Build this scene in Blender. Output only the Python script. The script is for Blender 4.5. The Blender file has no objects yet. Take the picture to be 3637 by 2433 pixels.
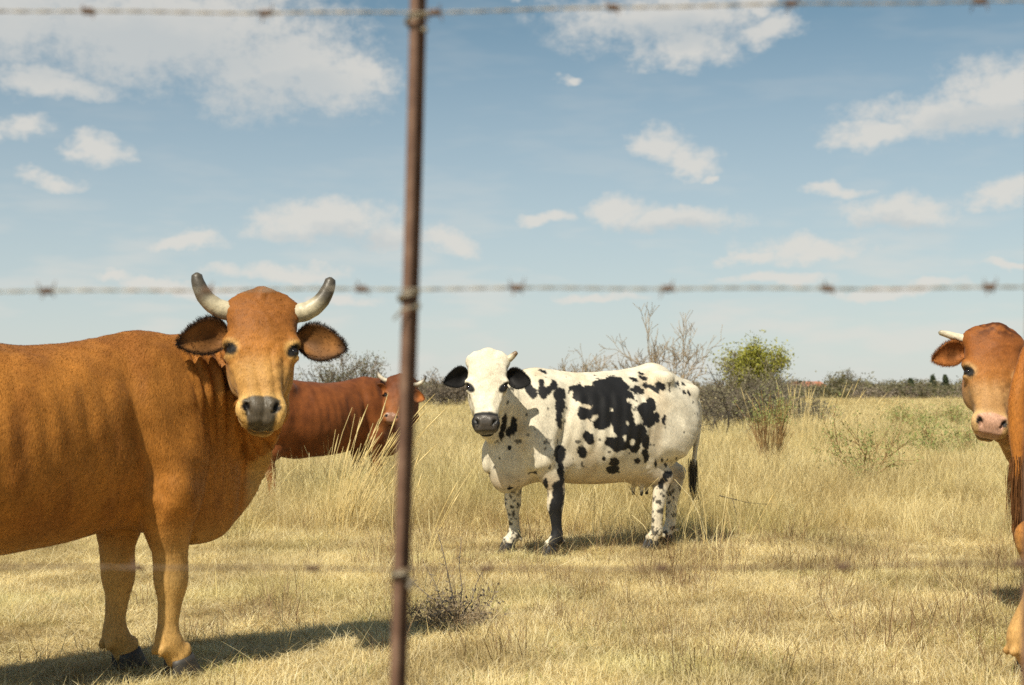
import bpy, bmesh, math, random
import numpy as np
from mathutils import Vector, Matrix, Euler, Quaternion

R = math.radians
rng = np.random.default_rng(7)
random.seed(7)
scene = bpy.context.scene
C = scene.collection

# ------------------------------------------------------------------ camera
EYE = 1.0                       # eye height in metres: the photographer crouches by the fence
LENS = 50.0
PITCH = R(2.04)
cam_data = bpy.data.cameras.new("camera")
cam_data.lens = LENS
cam_data.sensor_width = 36.0
cam_data.clip_start = 0.05
cam_data.clip_end = 4000.0
cam_data.dof.use_dof = True
cam_data.dof.focus_distance = 6.6
cam_data.dof.aperture_fstop = 5.6
cam = bpy.data.objects.new("camera", cam_data)
cam.location = (0, 0, EYE)
cam.rotation_euler = (R(90) + PITCH, 0, 0)
C.objects.link(cam)
scene.camera = cam

# ------------------------------------------------------------------ sun, sky, exposure
SUN_FROM = Vector((-0.37, -0.72, 1.0)).normalized()     # towards the sun: behind the camera, left
sun_el = math.asin(SUN_FROM.z)
sun_data = bpy.data.lights.new("sun", 'SUN')
sun_data.energy = 4.8
sun_data.angle = R(0.53)
sun_data.color = (1.0, 0.915, 0.755)
sun = bpy.data.objects.new("sun", sun_data)
sun.rotation_euler = (-SUN_FROM).to_track_quat('-Z', 'Y').to_euler()
sun.location = (-20, -20, 30)
C.objects.link(sun)
scene.view_settings.view_transform = 'Standard'
scene.view_settings.look = 'None'
scene.view_settings.exposure = 0.42
scene.view_settings.gamma = 1.0
scene.view_settings.use_curve_mapping = False

world = bpy.data.worlds.new("World")
scene.world = world
world.use_nodes = True
wt = world.node_tree
for n_ in list(wt.nodes): wt.nodes.remove(n_)
w_out = wt.nodes.new('ShaderNodeOutputWorld')
w_bg = wt.nodes.new('ShaderNodeBackground')
w_bg.inputs['Strength'].default_value = 0.068
wt.links.new(w_bg.outputs[0], w_out.inputs[0])
sky = wt.nodes.new('ShaderNodeTexSky')
sky.sky_type = 'NISHITA'
sky.sun_disc = False
sky.sun_elevation = sun_el
sky.sun_rotation = math.atan2(SUN_FROM.x, SUN_FROM.y)
sky.altitude = 1500
sky.air_density = 1.0
sky.dust_density = 0.4
sky.ozone_density = 1.0

def wmath(op, a, b=None, c=None, clamp=False):
    n = wt.nodes.new('ShaderNodeMath'); n.operation = op; n.use_clamp = clamp
    for i, v in enumerate((a, b, c)):
        if v is None: continue
        if hasattr(v, 'links'): wt.links.new(v, n.inputs[i])
        else: n.inputs[i].default_value = v
    return n.outputs[0]

def wvec(op, a, b=None, out=0):
    n = wt.nodes.new('ShaderNodeVectorMath'); n.operation = op
    for i, v in enumerate((a, b)):
        if v is None: continue
        if hasattr(v, 'links'): wt.links.new(v, n.inputs[i])
        else: n.inputs[i].default_value = v
    return n.outputs[out]

def wnoise(vec, scale, detail, rough=0.55, dims='3D'):
    n = wt.nodes.new('ShaderNodeTexNoise'); n.noise_dimensions = dims
    n.inputs['Scale'].default_value = scale; n.inputs['Detail'].default_value = detail; n.inputs['Roughness'].default_value = rough
    wt.links.new(vec, n.inputs['Vector'])
    return n

def wrange(v, a, b, c=0.0, d=1.0, smooth=True):
    n = wt.nodes.new('ShaderNodeMapRange'); n.interpolation_type = 'SMOOTHSTEP' if smooth else 'LINEAR'
    wt.links.new(v, n.inputs[0])
    for i, q in enumerate((a, b, c, d)): n.inputs[1 + i].default_value = q
    return n.outputs[0]

def wmix(a, b, fac):
    n = wt.nodes.new('ShaderNodeMix'); n.data_type = 'RGBA'
    for sock, v in ((n.inputs[0], fac), (n.inputs[6], a), (n.inputs[7], b)):
        if hasattr(v, 'links'): wt.links.new(v, sock)
        else: sock.default_value = v if not isinstance(v, tuple) else (*v, 1)
    return n.outputs[2]

w_tc = wt.nodes.new('ShaderNodeTexCoord')
w_dir = w_tc.outputs['Generated']
w_sep = wt.nodes.new('ShaderNodeSeparateXYZ'); wt.links.new(w_dir, w_sep.inputs[0])
w_az = wmath('ARCTAN2', w_sep.outputs[0], w_sep.outputs[1])
w_el = wmath('ARCSINE', w_sep.outputs[2])
w_cmb = wt.nodes.new('ShaderNodeCombineXYZ')
wt.links.new(w_az, w_cmb.inputs[0]); wt.links.new(w_el, w_cmb.inputs[1])
w_ae = w_cmb.outputs[0]                                   # azimuth, elevation in radians
# ragged outlines: the position is pushed about by turbulence before each cloud is measured
tb1 = wnoise(wvec('MULTIPLY', w_ae, (1.0, 1.5, 1.0)), 16, 4, 0.60, '2D')
tb2 = wnoise(wvec('MULTIPLY', w_ae, (1.0, 1.3, 1.0)), 75, 3, 0.62, '2D')
push = wvec('MULTIPLY', wvec('SUBTRACT', tb1.outputs['Color'], (0.5, 0.5, 0.5)), (0.060, 0.030, 0.0))
w_p = wvec('ADD', w_ae, push)
DEG = math.pi / 180
#          azimuth elev  radii (deg)  weight   — each cumulus of the afternoon sky
CLOUDS = [(-14.2, 14.2, 8.6, 2.7, 1.0), (-9.6, 12.9, 4.6, 2.1, 1.0), (-7.6, 12.2, 3.0, 1.35, 1.0), (-5.9, 12.5, 1.7, 1.0, 1.0), (-19.5, 14.0, 4.0, 1.6, .9),
          (-18.0, 11.7, 3.0, 0.7, .8), (-19.6, 10.1, 1.9, 0.55, .8), (-16.3, 9.3, 1.4, 0.8, .8), (-18.5, 8.2, 1.9, 0.5, .6),
          (-12.9, 6.0, 2.2, 0.45, .6), (-7.5, 6.8, 3.1, 1.0, .95), (-5.4, 6.3, 2.2, 0.75, .8), (-2.8, 6.1, 2.3, 0.65, .7), (-9.2, 4.8, 3.6, 0.5, .6), (-15.9, 4.4, 1.5, 0.4, .6),
          (6.3, 14.9, 4.9, 1.5, 1.0), (6.9, 13.6, 2.4, 1.0, 1.0), (10.2, 14.3, 1.5, 0.8, .8), (0.2, 15.9, 2.0, 0.4, .5), (2.4, 12.6, 0.9, 0.35, .65), (9.8, 15.2, 1.0, 0.7, .7),
          (5.8, 9.9, 1.45, 0.85, 1.0), (6.6, 9.5, 1.1, 0.7, .9), (7.3, 9.05, 1.5, 0.68, .95), (8.3, 8.4, 0.6, 0.25, .6), (19.6, 11.5, 3.3, 1.5, 1.0), (16.8, 10.6, 3.2, 1.0, 1.0), (14.4, 10.1, 2.1, 0.65, .9), (18.6, 10.4, 3.0, 0.8, .9),
          (13.0, 7.9, 1.25, 0.45, .75), (15.3, 7.0, 2.6, 0.75, .85), (19.0, 7.6, 1.8, 0.7, .75), (4.2, 7.3, 1.9, 0.8, .85), (6.4, 6.9, 3.5, 0.62, .9), (1.3, 7.2, 1.3, 0.4, .55),
          (11.4, 5.75, 3.3, 0.60, .85), (9.3, 5.5, 2.0, 0.35, .6), (10.5, 4.6, 3.6, 0.45, .45), (-13.5, 4.0, 4.5, 0.5, .4), (3.0, 3.9, 4.0, 0.4, .35), (15.5, 4.0, 3.5, 0.45, .4), (-8.0, 3.6, 4.5, .45, .4), (19.5, 4.9, 1.6, .35, .5)]
def w_ellipses(items):
    """smallest scaled distance to any of the ellipses (heavier clouds reach further)"""
    best = None
    for (a, e, rx, ry, wgt) in items:
        k = (0.55 + 0.45 * wgt) * 1.12
        n = wt.nodes.new('ShaderNodeVectorMath'); n.operation = 'MULTIPLY_ADD'
        wt.links.new(w_p, n.inputs[0])
        sx, sy = 1 / (rx * k * DEG), 1 / (ry * k * DEG)
        n.inputs[1].default_value = (sx, sy, 0); n.inputs[2].default_value = (-a * DEG * sx, -e * DEG * sy, 0)
        ln = wvec('LENGTH', n.outputs[0], out=1)
        best = ln if best is None else wmath('MINIMUM', best, ln)
    return best
dens = wmath('MULTIPLY_ADD', w_ellipses(CLOUDS), -0.80, 1.0)
# grey undersides of the thicker clouds
shade = wmath('MULTIPLY_ADD', w_ellipses([(-14.5, 13.0, 8.0, 2.2, 1.0), (-9.5, 11.8, 4.5, 1.3, 1.0), (6.3, 14.2, 4.0, 1.0, .9), (18.6, 10.2, 4.0, 0.9, .8), (-6.5, 6.1, 4.0, .6, .7),
                                          (6.0, 6.5, 4.5, .5, .7), (15.8, 6.5, 3.0, .5, .6)]), -1.0, 1.0)
# the rest of the sky, outside the view, carries the same fair-weather cumulus on a flat layer
lay = wvec('DIVIDE', w_dir, None)
w_zc = wmath('MAXIMUM', w_sep.outputs[2], 0.06)
w_div = wt.nodes.new('ShaderNodeCombineXYZ')
for i in range(3): wt.links.new(w_zc, w_div.inputs[i])
lay.node.inputs[1].default_value = (1, 1, 1); wt.links.new(w_div.outputs[0], lay.node.inputs[1])
g_n = wnoise(lay, 1.1, 4, 0.58, '2D')
g_d = wrange(g_n.outputs[0], 0.54, 0.70)
outside = wrange(wmath('MAXIMUM', wmath('ABSOLUTE', w_az), wmath('MULTIPLY', w_el, 1.35)), 22.5 * DEG, 30 * DEG)
g_d = wmath('MULTIPLY', g_d, outside)
# fine wool inside the clouds and thin veils
veil_n = wnoise(wvec('MULTIPLY', w_ae, (1.0, 4.0, 1.0)), 9, 3, 0.6, '2D')
fray = wmath('MULTIPLY_ADD', tb2.outputs[0], 0.60, -0.30)
fray2 = wmath('MULTIPLY_ADD', tb1.outputs[0], 0.50, -0.25)
d1 = wmath('ADD', wmath('ADD', dens, fray), fray2)
cover = wrange(d1, 0.12, 0.78)
cover = wmath('MULTIPLY', cover, wrange(dens, 0.0, 0.35, 0.0, 1.0))
cover = wmath('MAXIMUM', cover, g_d)
veil = wmath('MULTIPLY', wrange(veil_n.outputs[0], 0.45, 0.75), wrange(w_el, 2 * DEG, 10 * DEG, 0.65, 0.12))
cover = wmath('MAXIMUM', cover, veil)
grey = wmath('MULTIPLY', wrange(wmath('ADD', shade, fray2), 0.0, 0.75), 0.85)
grey = wmath('MAXIMUM', grey, wmath('MULTIPLY', wrange(g_n.outputs[0], 0.64, 0.8), outside))
SKY_GAIN = (1.06, 1.13, 0.94)
sky_c = wt.nodes.new('ShaderNodeMix'); sky_c.data_type = 'RGBA'; sky_c.blend_type = 'MULTIPLY'; sky_c.inputs[0].default_value = 1.0
wt.links.new(sky.outputs[0], sky_c.inputs[6]); sky_c.inputs[7].default_value = (*SKY_GAIN, 1)
CLOUD_LIT = (8.2, 7.85, 7.2)
CLOUD_GREY = (6.4, 6.6, 6.5)
c_col = wmix(CLOUD_LIT, CLOUD_GREY, grey)
low = wrange(w_el, -1 * DEG, 15 * DEG, 0.85, 0.0, False)
sky_h = wmix(sky_c.outputs[2], (6.35, 6.5, 6.95), low)         # pale dusty air low over the veld
final = wmix(sky_h, c_col, wmath('MULTIPLY', cover, 0.80))
wt.links.new(final, w_bg.inputs[0])

world.cycles.sampling_method = 'MANUAL'
world.cycles.sample_map_resolution = 512
scene.cycles.max_bounces = 6
scene.cycles.diffuse_bounces = 3
scene.cycles.glossy_bounces = 2
scene.cycles.transmission_bounces = 3
scene.cycles.transparent_max_bounces = 4
scene.cycles.use_denoising = False                     # the photograph is grainy film; keep the fine grass crisp

# ------------------------------------------------------------------ helpers
def smooth01(x):
    x = np.clip(x, 0.0, 1.0)
    return x * x * (3 - 2 * x)

def sstep(a, b, x):
    return smooth01((np.asarray(x, dtype=np.float32) - a) / (b - a))

def _hash3(ix, iy, iz, seed):
    h = (ix.astype(np.uint32) * np.uint32(374761393) + iy.astype(np.uint32) * np.uint32(668265263)
         + iz.astype(np.uint32) * np.uint32(2147483647) + np.uint32(seed * 144665 + 1013))
    h = (h ^ (h >> np.uint32(13))) * np.uint32(1274126177)
    h = h ^ (h >> np.uint32(16))
    return (h & np.uint32(0xFFFFFF)).astype(np.float32) / np.float32(0xFFFFFF)

def vnoise(P, scale, seed=0):
    """value noise in -1..1 for points P (n,3); scale = cells per metre (scalar or 3-vector)"""
    Q = np.asarray(P, dtype=np.float32) * np.asarray(scale, dtype=np.float32) + 200.0
    F = np.floor(Q); f = Q - F; f = f * f * (3 - 2 * f)
    I = F.astype(np.int64)
    out = np.zeros(len(Q), dtype=np.float32)
    for dx in (0, 1):
        wx = f[:, 0] if dx else 1 - f[:, 0]
        for dy in (0, 1):
            wy = f[:, 1] if dy else 1 - f[:, 1]
            for dz in (0, 1):
                wz = f[:, 2] if dz else 1 - f[:, 2]
                out += wx * wy * wz * _hash3(I[:, 0] + dx, I[:, 1] + dy, I[:, 2] + dz, seed)
    return out * 2 - 1

def fbm(P, scale, seed=0, octaves=3):
    a, t, out = 1.0, 0.0, 0.0
    s = np.asarray(scale, dtype=np.float32)
    for o in range(octaves):
        out = out + a * vnoise(P, s, seed + 17 * o); t += a
        a *= 0.5; s = s * 2.03
    return out / t

def mesh_obj(name, verts, faces, mat=None, parent=None, smooth=True):
    me = bpy.data.meshes.new(name)
    verts = np.asarray(verts, dtype=np.float32)
    faces = np.asarray(faces, dtype=np.int32) if not isinstance(faces, list) else faces
    if isinstance(faces, np.ndarray):
        n, k = faces.shape
        me.vertices.add(len(verts)); me.vertices.foreach_set("co", verts.ravel())
        me.loops.add(n * k); me.loops.foreach_set("vertex_index", faces.ravel())
        me.polygons.add(n)
        me.polygons.foreach_set("loop_start", np.arange(0, n * k, k, dtype=np.int32))
        me.update(calc_edges=True)
    else:
        me.from_pydata([tuple(v) for v in verts], [], faces)
    if smooth:
        me.polygons.foreach_set("use_smooth", np.ones(len(me.polygons), dtype=bool))
    if mat is not None:
        me.materials.append(mat)
    o = bpy.data.objects.new(name, me)
    C.objects.link(o)
    if parent is not None:
        o.parent = parent
    return o

def set_color(o, col, name="coat"):
    me = o.data
    a = me.attributes.new(name, 'FLOAT_COLOR', 'POINT')
    c = np.ones((len(me.vertices), 4), dtype=np.float32)
    c[:, :col.shape[1]] = col
    a.data.foreach_set("color", c.ravel())

def set_float(o, val, name):
    a = o.data.attributes.new(name, 'FLOAT', 'POINT')
    a.data.foreach_set("value", np.asarray(val, dtype=np.float32))

def tag(o, label=None, cat=None, group=None, kind=None):
    if label: o["label"] = label
    if cat: o["category"] = cat
    if group: o["group"] = group
    if kind: o["kind"] = kind
    return o

def empty(name, loc=(0, 0, 0), rz=0.0):
    e = bpy.data.objects.new(name, None)
    e.empty_display_size = 0.2
    e.location = loc; e.rotation_euler = (0, 0, rz)
    C.objects.link(e)
    return e

def copy_tree(o, parent=None):
    c = o.copy(); C.objects.link(c)
    if parent is not None: c.parent = parent
    for ch in list(o.children): copy_tree(ch, c)
    return c

class MB:
    """collects vertices and faces for one mesh"""
    def __init__(self): self.v = []; self.f = []; self.n = 0; self.c = []
    def add(self, v, f, col=None):
        v = np.asarray(v, dtype=np.float32)
        self.v.append(v); self.f += [tuple(int(i) + self.n for i in q) for q in f]
        if col is not None: self.c.append(np.broadcast_to(np.asarray(col, np.float32), (len(v), 3)))
        self.n += len(v)
    def tube(self, pts, rad, sides=6, col=None, cap=True):
        pts = np.asarray(pts, dtype=np.float64); n = len(pts)
        rad = np.broadcast_to(np.asarray(rad, dtype=np.float64), (n,))
        T = np.gradient(pts, axis=0); T /= np.linalg.norm(T, axis=1)[:, None] + 1e-12
        up = np.array([0, 0, 1.0]) if abs(T[0, 2]) < 0.9 else np.array([1.0, 0, 0])
        A = np.cross(T[0], up); A /= np.linalg.norm(A)
        rings = []
        ang = np.linspace(0, 2 * np.pi, sides, endpoint=False)
        for i in range(n):
            A = A - T[i] * np.dot(A, T[i]); A /= np.linalg.norm(A) + 1e-12
            B = np.cross(T[i], A)
            rings.append(pts[i] + rad[i] * (np.cos(ang)[:, None] * A + np.sin(ang)[:, None] * B))
        f = []
        for i in range(n - 1):
            for j in range(sides):
                k = (j + 1) % sides
                f.append((i * sides + j, i * sides + k, (i + 1) * sides + k, (i + 1) * sides + j))
        if cap:
            f.append(tuple(range(sides - 1, -1, -1)))
            f.append(tuple((n - 1) * sides + j for j in range(sides)))
        cc = None
        if col is not None:
            col = np.asarray(col, np.float32)
            cc = np.repeat(col, sides, axis=0) if col.ndim == 2 else col
        self.add(np.concatenate(rings), f, cc)
    def build(self, name, mat, parent=None, smooth=True):
        o = mesh_obj(name, np.concatenate(self.v), list(self.f), mat, parent, smooth)
        if self.c: set_color(o, np.concatenate(self.c))
        return o

def catmull(P, n):
    P = np.asarray(P, dtype=np.float64)
    m = len(P)
    if m == 2:
        t = np.linspace(0, 1, n)[:, None]
        return P[0] * (1 - t) + P[1] * t
    Q = np.vstack([2 * P[0] - P[1], P, 2 * P[-1] - P[-2]])
    out = []
    for u in np.linspace(0, m - 1, n):
        i = min(int(u), m - 2); t = u - i
        a, b, c, d = Q[i], Q[i + 1], Q[i + 2], Q[i + 3]
        out.append(0.5 * (2 * b + (c - a) * t + (2 * a - 5 * b + 4 * c - d) * t * t + (3 * b - a - 3 * c + d) * t ** 3))
    return np.array(out)

def at(px, py, Y):
    """point at depth Y on the line of sight of a photograph position (2344 x 1568 scale), used to place things"""
    u = (px - 1172) / 3256; v = (784 - py) / 3256
    d = np.array([u, math.cos(PITCH) - v * math.sin(PITCH), math.sin(PITCH) + v * math.cos(PITCH)])
    return np.array([0, 0, EYE]) + d * (Y / d[1])

# ------------------------------------------------------------------ materials
def new_mat(name):
    m = bpy.data.materials.new(name); m.use_nodes = True
    nt = m.node_tree
    for n in list(nt.nodes): nt.nodes.remove(n)
    out = nt.nodes.new('ShaderNodeOutputMaterial')
    b = nt.nodes.new('ShaderNodeBsdfPrincipled')
    nt.links.new(b.outputs[0], out.inputs[0])
    return m, nt, b, out

def N(nt, typ, **kw):
    n = nt.nodes.new(typ)
    for k, v in kw.items():
        if k.startswith('i_'):
            key = k[2:]
            key = int(key) if key.isdigit() else key
            n.inputs[key].default_value = v
        else:
            setattr(n, k, v)
    return n

def ramp(nt, fac, stops):
    r = nt.nodes.new('ShaderNodeValToRGB')
    el = r.color_ramp.elements
    while len(el) < len(stops): el.new(0.5)
    for e, (p, c) in zip(el, stops):
        e.position = p; e.color = (*c, 1) if len(c) == 3 else c
    nt.links.new(fac, r.inputs[0])
    return r

def mix_rgb(nt, a, b, fac, mode='MIX'):
    m = nt.nodes.new('ShaderNodeMix'); m.data_type = 'RGBA'; m.blend_type = mode
    for sock, val in ((m.inputs[0], fac), (m.inputs[6], a), (m.inputs[7], b)):
        if hasattr(val, 'links'): nt.links.new(val, sock)
        else: sock.default_value = val if not isinstance(val, tuple) else ((*val, 1) if len(val) == 3 else val)
    return m.outputs[2]

# ------------------------------------------------------------------ sculpting field: smooth-blended volumes -> one continuous mesh
class Field:
    def __init__(self, lo, hi, h):
        self.lo = np.asarray(lo, np.float32); self.h = h
        self.n = np.ceil((np.asarray(hi) - self.lo) / h).astype(int) + 1
        self.F = np.full(self.n, 0.5, np.float32)
    def block(self, lo, hi):
        i0 = np.clip(np.floor((lo - self.lo) / self.h).astype(int), 0, self.n - 1)
        i1 = np.clip(np.ceil((hi - self.lo) / self.h).astype(int) + 1, 1, self.n)
        sl = tuple(slice(a, b) for a, b in zip(i0, i1))
        ax = [self.lo[k] + self.h * np.arange(i0[k], i1[k], dtype=np.float32) for k in range(3)]
        G = np.meshgrid(*ax, indexing='ij')
        return sl, np.stack([g.ravel() for g in G], axis=1), G[0].shape
    def add(self, prim, k=0.03):
        lo, hi = prim.bbox
        sl, P, shp = self.block(lo - 0.07, hi + 0.07)
        if min(shp) == 0: return
        d = prim(P).reshape(shp).astype(np.float32)
        a = self.F[sl]
        hh = np.clip(0.5 + 0.5 * (d - a) / k, 0, 1)
        self.F[sl] = d * (1 - hh) + a * hh - k * hh * (1 - hh)
    def sub(self, prim, k=0.01):
        lo, hi = prim.bbox
        sl, P, shp = self.block(lo - 0.05, hi + 0.05)
        d = -prim(P).reshape(shp).astype(np.float32)
        a = self.F[sl]
        hh = np.clip(0.5 - 0.5 * (d - a) / k, 0, 1)
        self.F[sl] = d * (1 - hh) + a * hh + k * hh * (1 - hh)
    def mesh(self):
        F = self.F; n = self.n
        S = F < 0
        c = np.zeros(tuple(n - 1), np.uint8)
        for dx in (0, 1):
            for dy in (0, 1):
                for dz in (0, 1):
                    c += S[dx:n[0] - 1 + dx, dy:n[1] - 1 + dy, dz:n[2] - 1 + dz]
        act = np.argwhere((c > 0) & (c < 8))
        idx = np.full(tuple(n - 1), -1, np.int32)
        idx[act[:, 0], act[:, 1], act[:, 2]] = np.arange(len(act))
        acc = np.zeros((len(act), 3), np.float32); cnt = np.zeros(len(act), np.float32)
        corners = [(a, b, d) for a in (0, 1) for b in (0, 1) for d in (0, 1)]
        val = {q: F[act[:, 0] + q[0], act[:, 1] + q[1], act[:, 2] + q[2]] for q in corners}
        for a in corners:
            for axis in range(3):
                if a[axis] == 1: continue
                b = list(a); b[axis] = 1; b = tuple(b)
                va, vb = val[a], val[b]
                m = (va < 0) != (vb < 0)
                t = np.where(m, va / np.where(m, va - vb, 1), 0)
                p = np.broadcast_to(np.array(a, np.float32), (len(act), 3)).copy()
                p[:, axis] = t
                acc[m] += p[m]; cnt[m] += 1
        V = self.lo + self.h * (act + acc / cnt[:, None])
        quads = []
        for axis in range(3):
            u, v = (axis + 1) % 3, (axis + 2) % 3
            sa = [slice(1, n[k] - 1) for k in range(3)]
            sb = list(sa)
            sa[axis] = slice(0, n[axis] - 1); sb[axis] = slice(1, n[axis])
            A = S[tuple(sa)]; B = S[tuple(sb)]
            e = np.argwhere(A != B)
            flip = A[e[:, 0], e[:, 1], e[:, 2]]
            off = np.array([1, 1, 1]); off[axis] = 0
            e = e + off
            def cell(du, dv):
                q = e.copy(); q[:, u] -= du; q[:, v] -= dv
                return idx[q[:, 0], q[:, 1], q[:, 2]]
            Q = np.stack([cell(1, 1), cell(0, 1), cell(0, 0), cell(1, 0)], axis=1)
            Q[~flip] = Q[~flip][:, ::-1]
            quads.append(Q)
        Q = np.concatenate(quads)
        Q = Q[(Q >= 0).all(axis=1)]
        return V.astype(np.float32), Q

class Sweep:
    """swept ellipse: spline points, 'up' hint, radii (side, up, down), superellipse power"""
    def __init__(self, pts, rs, ru, rd=None, up=(0, 0, 1), n=14, p=2.0, cap=0.8, taper=0.0):
        pts = np.asarray(pts, np.float64)
        m = len(pts)
        self.P = catmull(pts, n)
        u = np.linspace(0, m - 1, n)
        f = lambda r: np.interp(u, np.arange(m), np.broadcast_to(np.asarray(r, np.float64), (m,)))
        self.rs, self.ru = f(rs), f(ru)
        self.rd = f(rd) if rd is not None else self.ru
        T = np.gradient(self.P, axis=0); T /= np.linalg.norm(T, axis=1)[:, None]
        upv = np.asarray(up, np.float64)
        if upv.ndim == 2: upv = np.stack([np.interp(u, np.arange(m), upv[:, k]) for k in range(3)], axis=1)
        else: upv = np.broadcast_to(upv, (n, 3))
        U = upv - T * (upv * T).sum(1)[:, None]; U /= np.linalg.norm(U, axis=1)[:, None]
        self.T, self.U, self.S = T, U, np.cross(U, T)      # side = left when T is forward, U up
        self.p, self.cap, self.taper = p, cap, taper
        r = np.maximum(np.maximum(self.rs, self.ru), self.rd)[:, None]
        self.bbox = ((self.P - r).min(0), (self.P + r).max(0))
        self.arc = np.concatenate([[0], np.cumsum(np.linalg.norm(np.diff(self.P, axis=0), axis=1))])
    def __call__(self, X, full=False):
        n = len(self.P); X = X.astype(np.float32)
        best = np.full(len(X), 1e9, np.float32); bi = np.zeros(len(X), np.int32); bt = np.zeros(len(X), np.float32)
        for i in range(n - 1):
            a = self.P[i].astype(np.float32); d = (self.P[i + 1] - self.P[i]).astype(np.float32)
            q = X - a
            t = np.clip((q @ d) / np.float32(d @ d), 0, 1)
            q -= t[:, None] * d
            d2 = np.einsum('ij,ij->i', q, q)
            m = d2 < best
            best[m] = d2[m]; bi[m] = i; bt[m] = t[m]
        L = lambda A: (A[bi].astype(np.float32) * (1 - bt)[:, None] + A[bi + 1].astype(np.float32) * bt[:, None]) if A.ndim == 2 else (A[bi] * (1 - bt) + A[bi + 1] * bt).astype(np.float32)
        off = X - L(self.P)
        T, U, S = L(self.T), L(self.U), L(self.S)
        ct = (off * T).sum(1); cu = (off * U).sum(1); cs = (off * S).sum(1)
        rs, ru, rd = L(self.rs), L(self.ru), L(self.rd)
        rv = np.where(cu > 0, ru, rd)
        if self.taper: rs = rs * (1 - self.taper * np.clip(-cu / rd, 0, 1))
        p = self.p
        rc = self.cap * np.minimum(rs, np.minimum(ru, rd))
        rho = (np.abs(cs / rs) ** p + np.abs(cu / rv) ** p + np.abs(ct / rc) ** p) ** (1 / p)
        ln = np.sqrt((off * off).sum(1)) + 1e-6
        rho = np.maximum(rho, 1e-3)
        d = ln * (1 - 1 / rho)
        d = np.where(rho < 0.3, -0.7 * np.minimum(rs, rv), d)
        if full: return d, L(self.arc), cs / rs, cu / rv
        return d

class Torso:
    """barrel along local x with top, bottom and half-width profiles"""
    def __init__(self, prof):
        A = np.array(prof, np.float64)
        xs = np.linspace(A[0, 0], A[-1, 0], 160)
        from_pts = catmull(A, 160)
        o = np.argsort(from_pts[:, 0]); from_pts = from_pts[o]
        self.x = from_pts[:, 0]; self.top = from_pts[:, 1]; self.bot = from_pts[:, 2]; self.w = np.maximum(from_pts[:, 3], 0.02)
        self.bbox = (np.array([self.x[0], -self.w.max(), self.bot.min()]), np.array([self.x[-1], self.w.max(), self.top.max()]))
    def __call__(self, X):
        x = np.clip(X[:, 0], self.x[0], self.x[-1])
        top = np.interp(x, self.x, self.top); bot = np.interp(x, self.x, self.bot); w = np.interp(x, self.x, self.w)
        zc = bot + (top - bot) * 0.52
        cu = X[:, 2] - zc; cs = X[:, 1]; ct = X[:, 0] - x
        rv = np.where(cu > 0, top - zc, zc - bot)
        pw = np.where(cu > 0, 2.0, 2.15)
        rho = (np.abs(cs / w) ** pw + np.abs(cu / rv) ** pw + np.abs(ct / 0.05) ** pw) ** (1 / pw)
        rho = np.maximum(rho, 1e-3)
        ln = np.sqrt(cs * cs + cu * cu + ct * ct) + 1e-6
        d = ln * (1 - 1 / rho)
        d = np.where(rho < 0.3, -0.7 * np.minimum(w, rv), d)
        return d

class Ball:
    def __init__(self, c, r, axes=None):
        self.c = np.asarray(c, np.float32); self.r = np.broadcast_to(np.asarray(r, np.float32), (3,))
        self.A = None if axes is None else np.asarray(axes, np.float32)
        m = self.r.max(); self.bbox = (self.c - m, self.c + m)
    def __call__(self, X):
        q = X - self.c
        if self.A is not None: q = q @ self.A.T
        k0 = np.sqrt(((q / self.r) ** 2).sum(1)) + 1e-6
        k1 = np.sqrt(((q / self.r ** 2) ** 2).sum(1)) + 1e-6
        return k0 * (k0 - 1) / k1

def vert_normals(V, Q):
    n = np.cross(V[Q[:, 2]] - V[Q[:, 0]], V[Q[:, 3]] - V[Q[:, 1]])
    out = np.zeros_like(V)
    for k in range(4): np.add.at(out, Q[:, k], n)
    return out / (np.linalg.norm(out, axis=1)[:, None] + 1e-12)

# ------------------------------------------------------------------ ground
def straw_ground_mat():
    m, nt, b, out = new_mat("dry_ground")
    geo = N(nt, 'ShaderNodeNewGeometry')
    n1 = N(nt, 'ShaderNodeTexNoise', i_Scale=0.35, i_Detail=5.0); nt.links.new(geo.outputs['Position'], n1.inputs['Vector'])
    n2 = N(nt, 'ShaderNodeTexNoise', i_Scale=9.0, i_Detail=6.0); nt.links.new(geo.outputs['Position'], n2.inputs['Vector'])
    n3 = N(nt, 'ShaderNodeTexNoise', i_Scale=60.0, i_Detail=5.0); nt.links.new(geo.outputs['Position'], n3.inputs['Vector'])
    r1 = ramp(nt, n1.outputs[0], [(0.35, (0.34, 0.255, 0.115)), (0.55, (0.42, 0.325, 0.15)), (0.7, (0.30, 0.255, 0.11))])
    r2 = ramp(nt, n2.outputs[0], [(0.3, (0.65,) * 3), (0.7, (1.15,) * 3)])
    r3 = ramp(nt, n3.outputs[0], [(0.3, (0.6,) * 3), (0.7, (1.25,) * 3)])
    c = mix_rgb(nt, mix_rgb(nt, r1.outputs[0], r2.outputs[0], 1.0, 'MULTIPLY'), r3.outputs[0], 1.0, 'MULTIPLY')
    nt.links.new(c, b.inputs['Base Color']); b.inputs['Roughness'].default_value = 0.95; b.inputs['Specular IOR Level'].default_value = 0.1
    bp = N(nt, 'ShaderNodeBump', i_Strength=0.6, i_Distance=0.02); nt.links.new(n3.outputs[0], bp.inputs['Height']); nt.links.new(bp.outputs[0], b.inputs['Normal'])
    return m
def ground_z(x, y):
    P = np.stack([np.asarray(x, np.float32), np.asarray(y, np.float32), np.zeros(np.shape(x), np.float32)], axis=1)
    d = np.sqrt(P[:, 0] ** 2 + P[:, 1] ** 2)
    return 0.018 * fbm(P, (1.1, 1.1, 1), 61, 2) * sstep(2, 4, d) * sstep(60, 25, d) - 0.005
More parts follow.
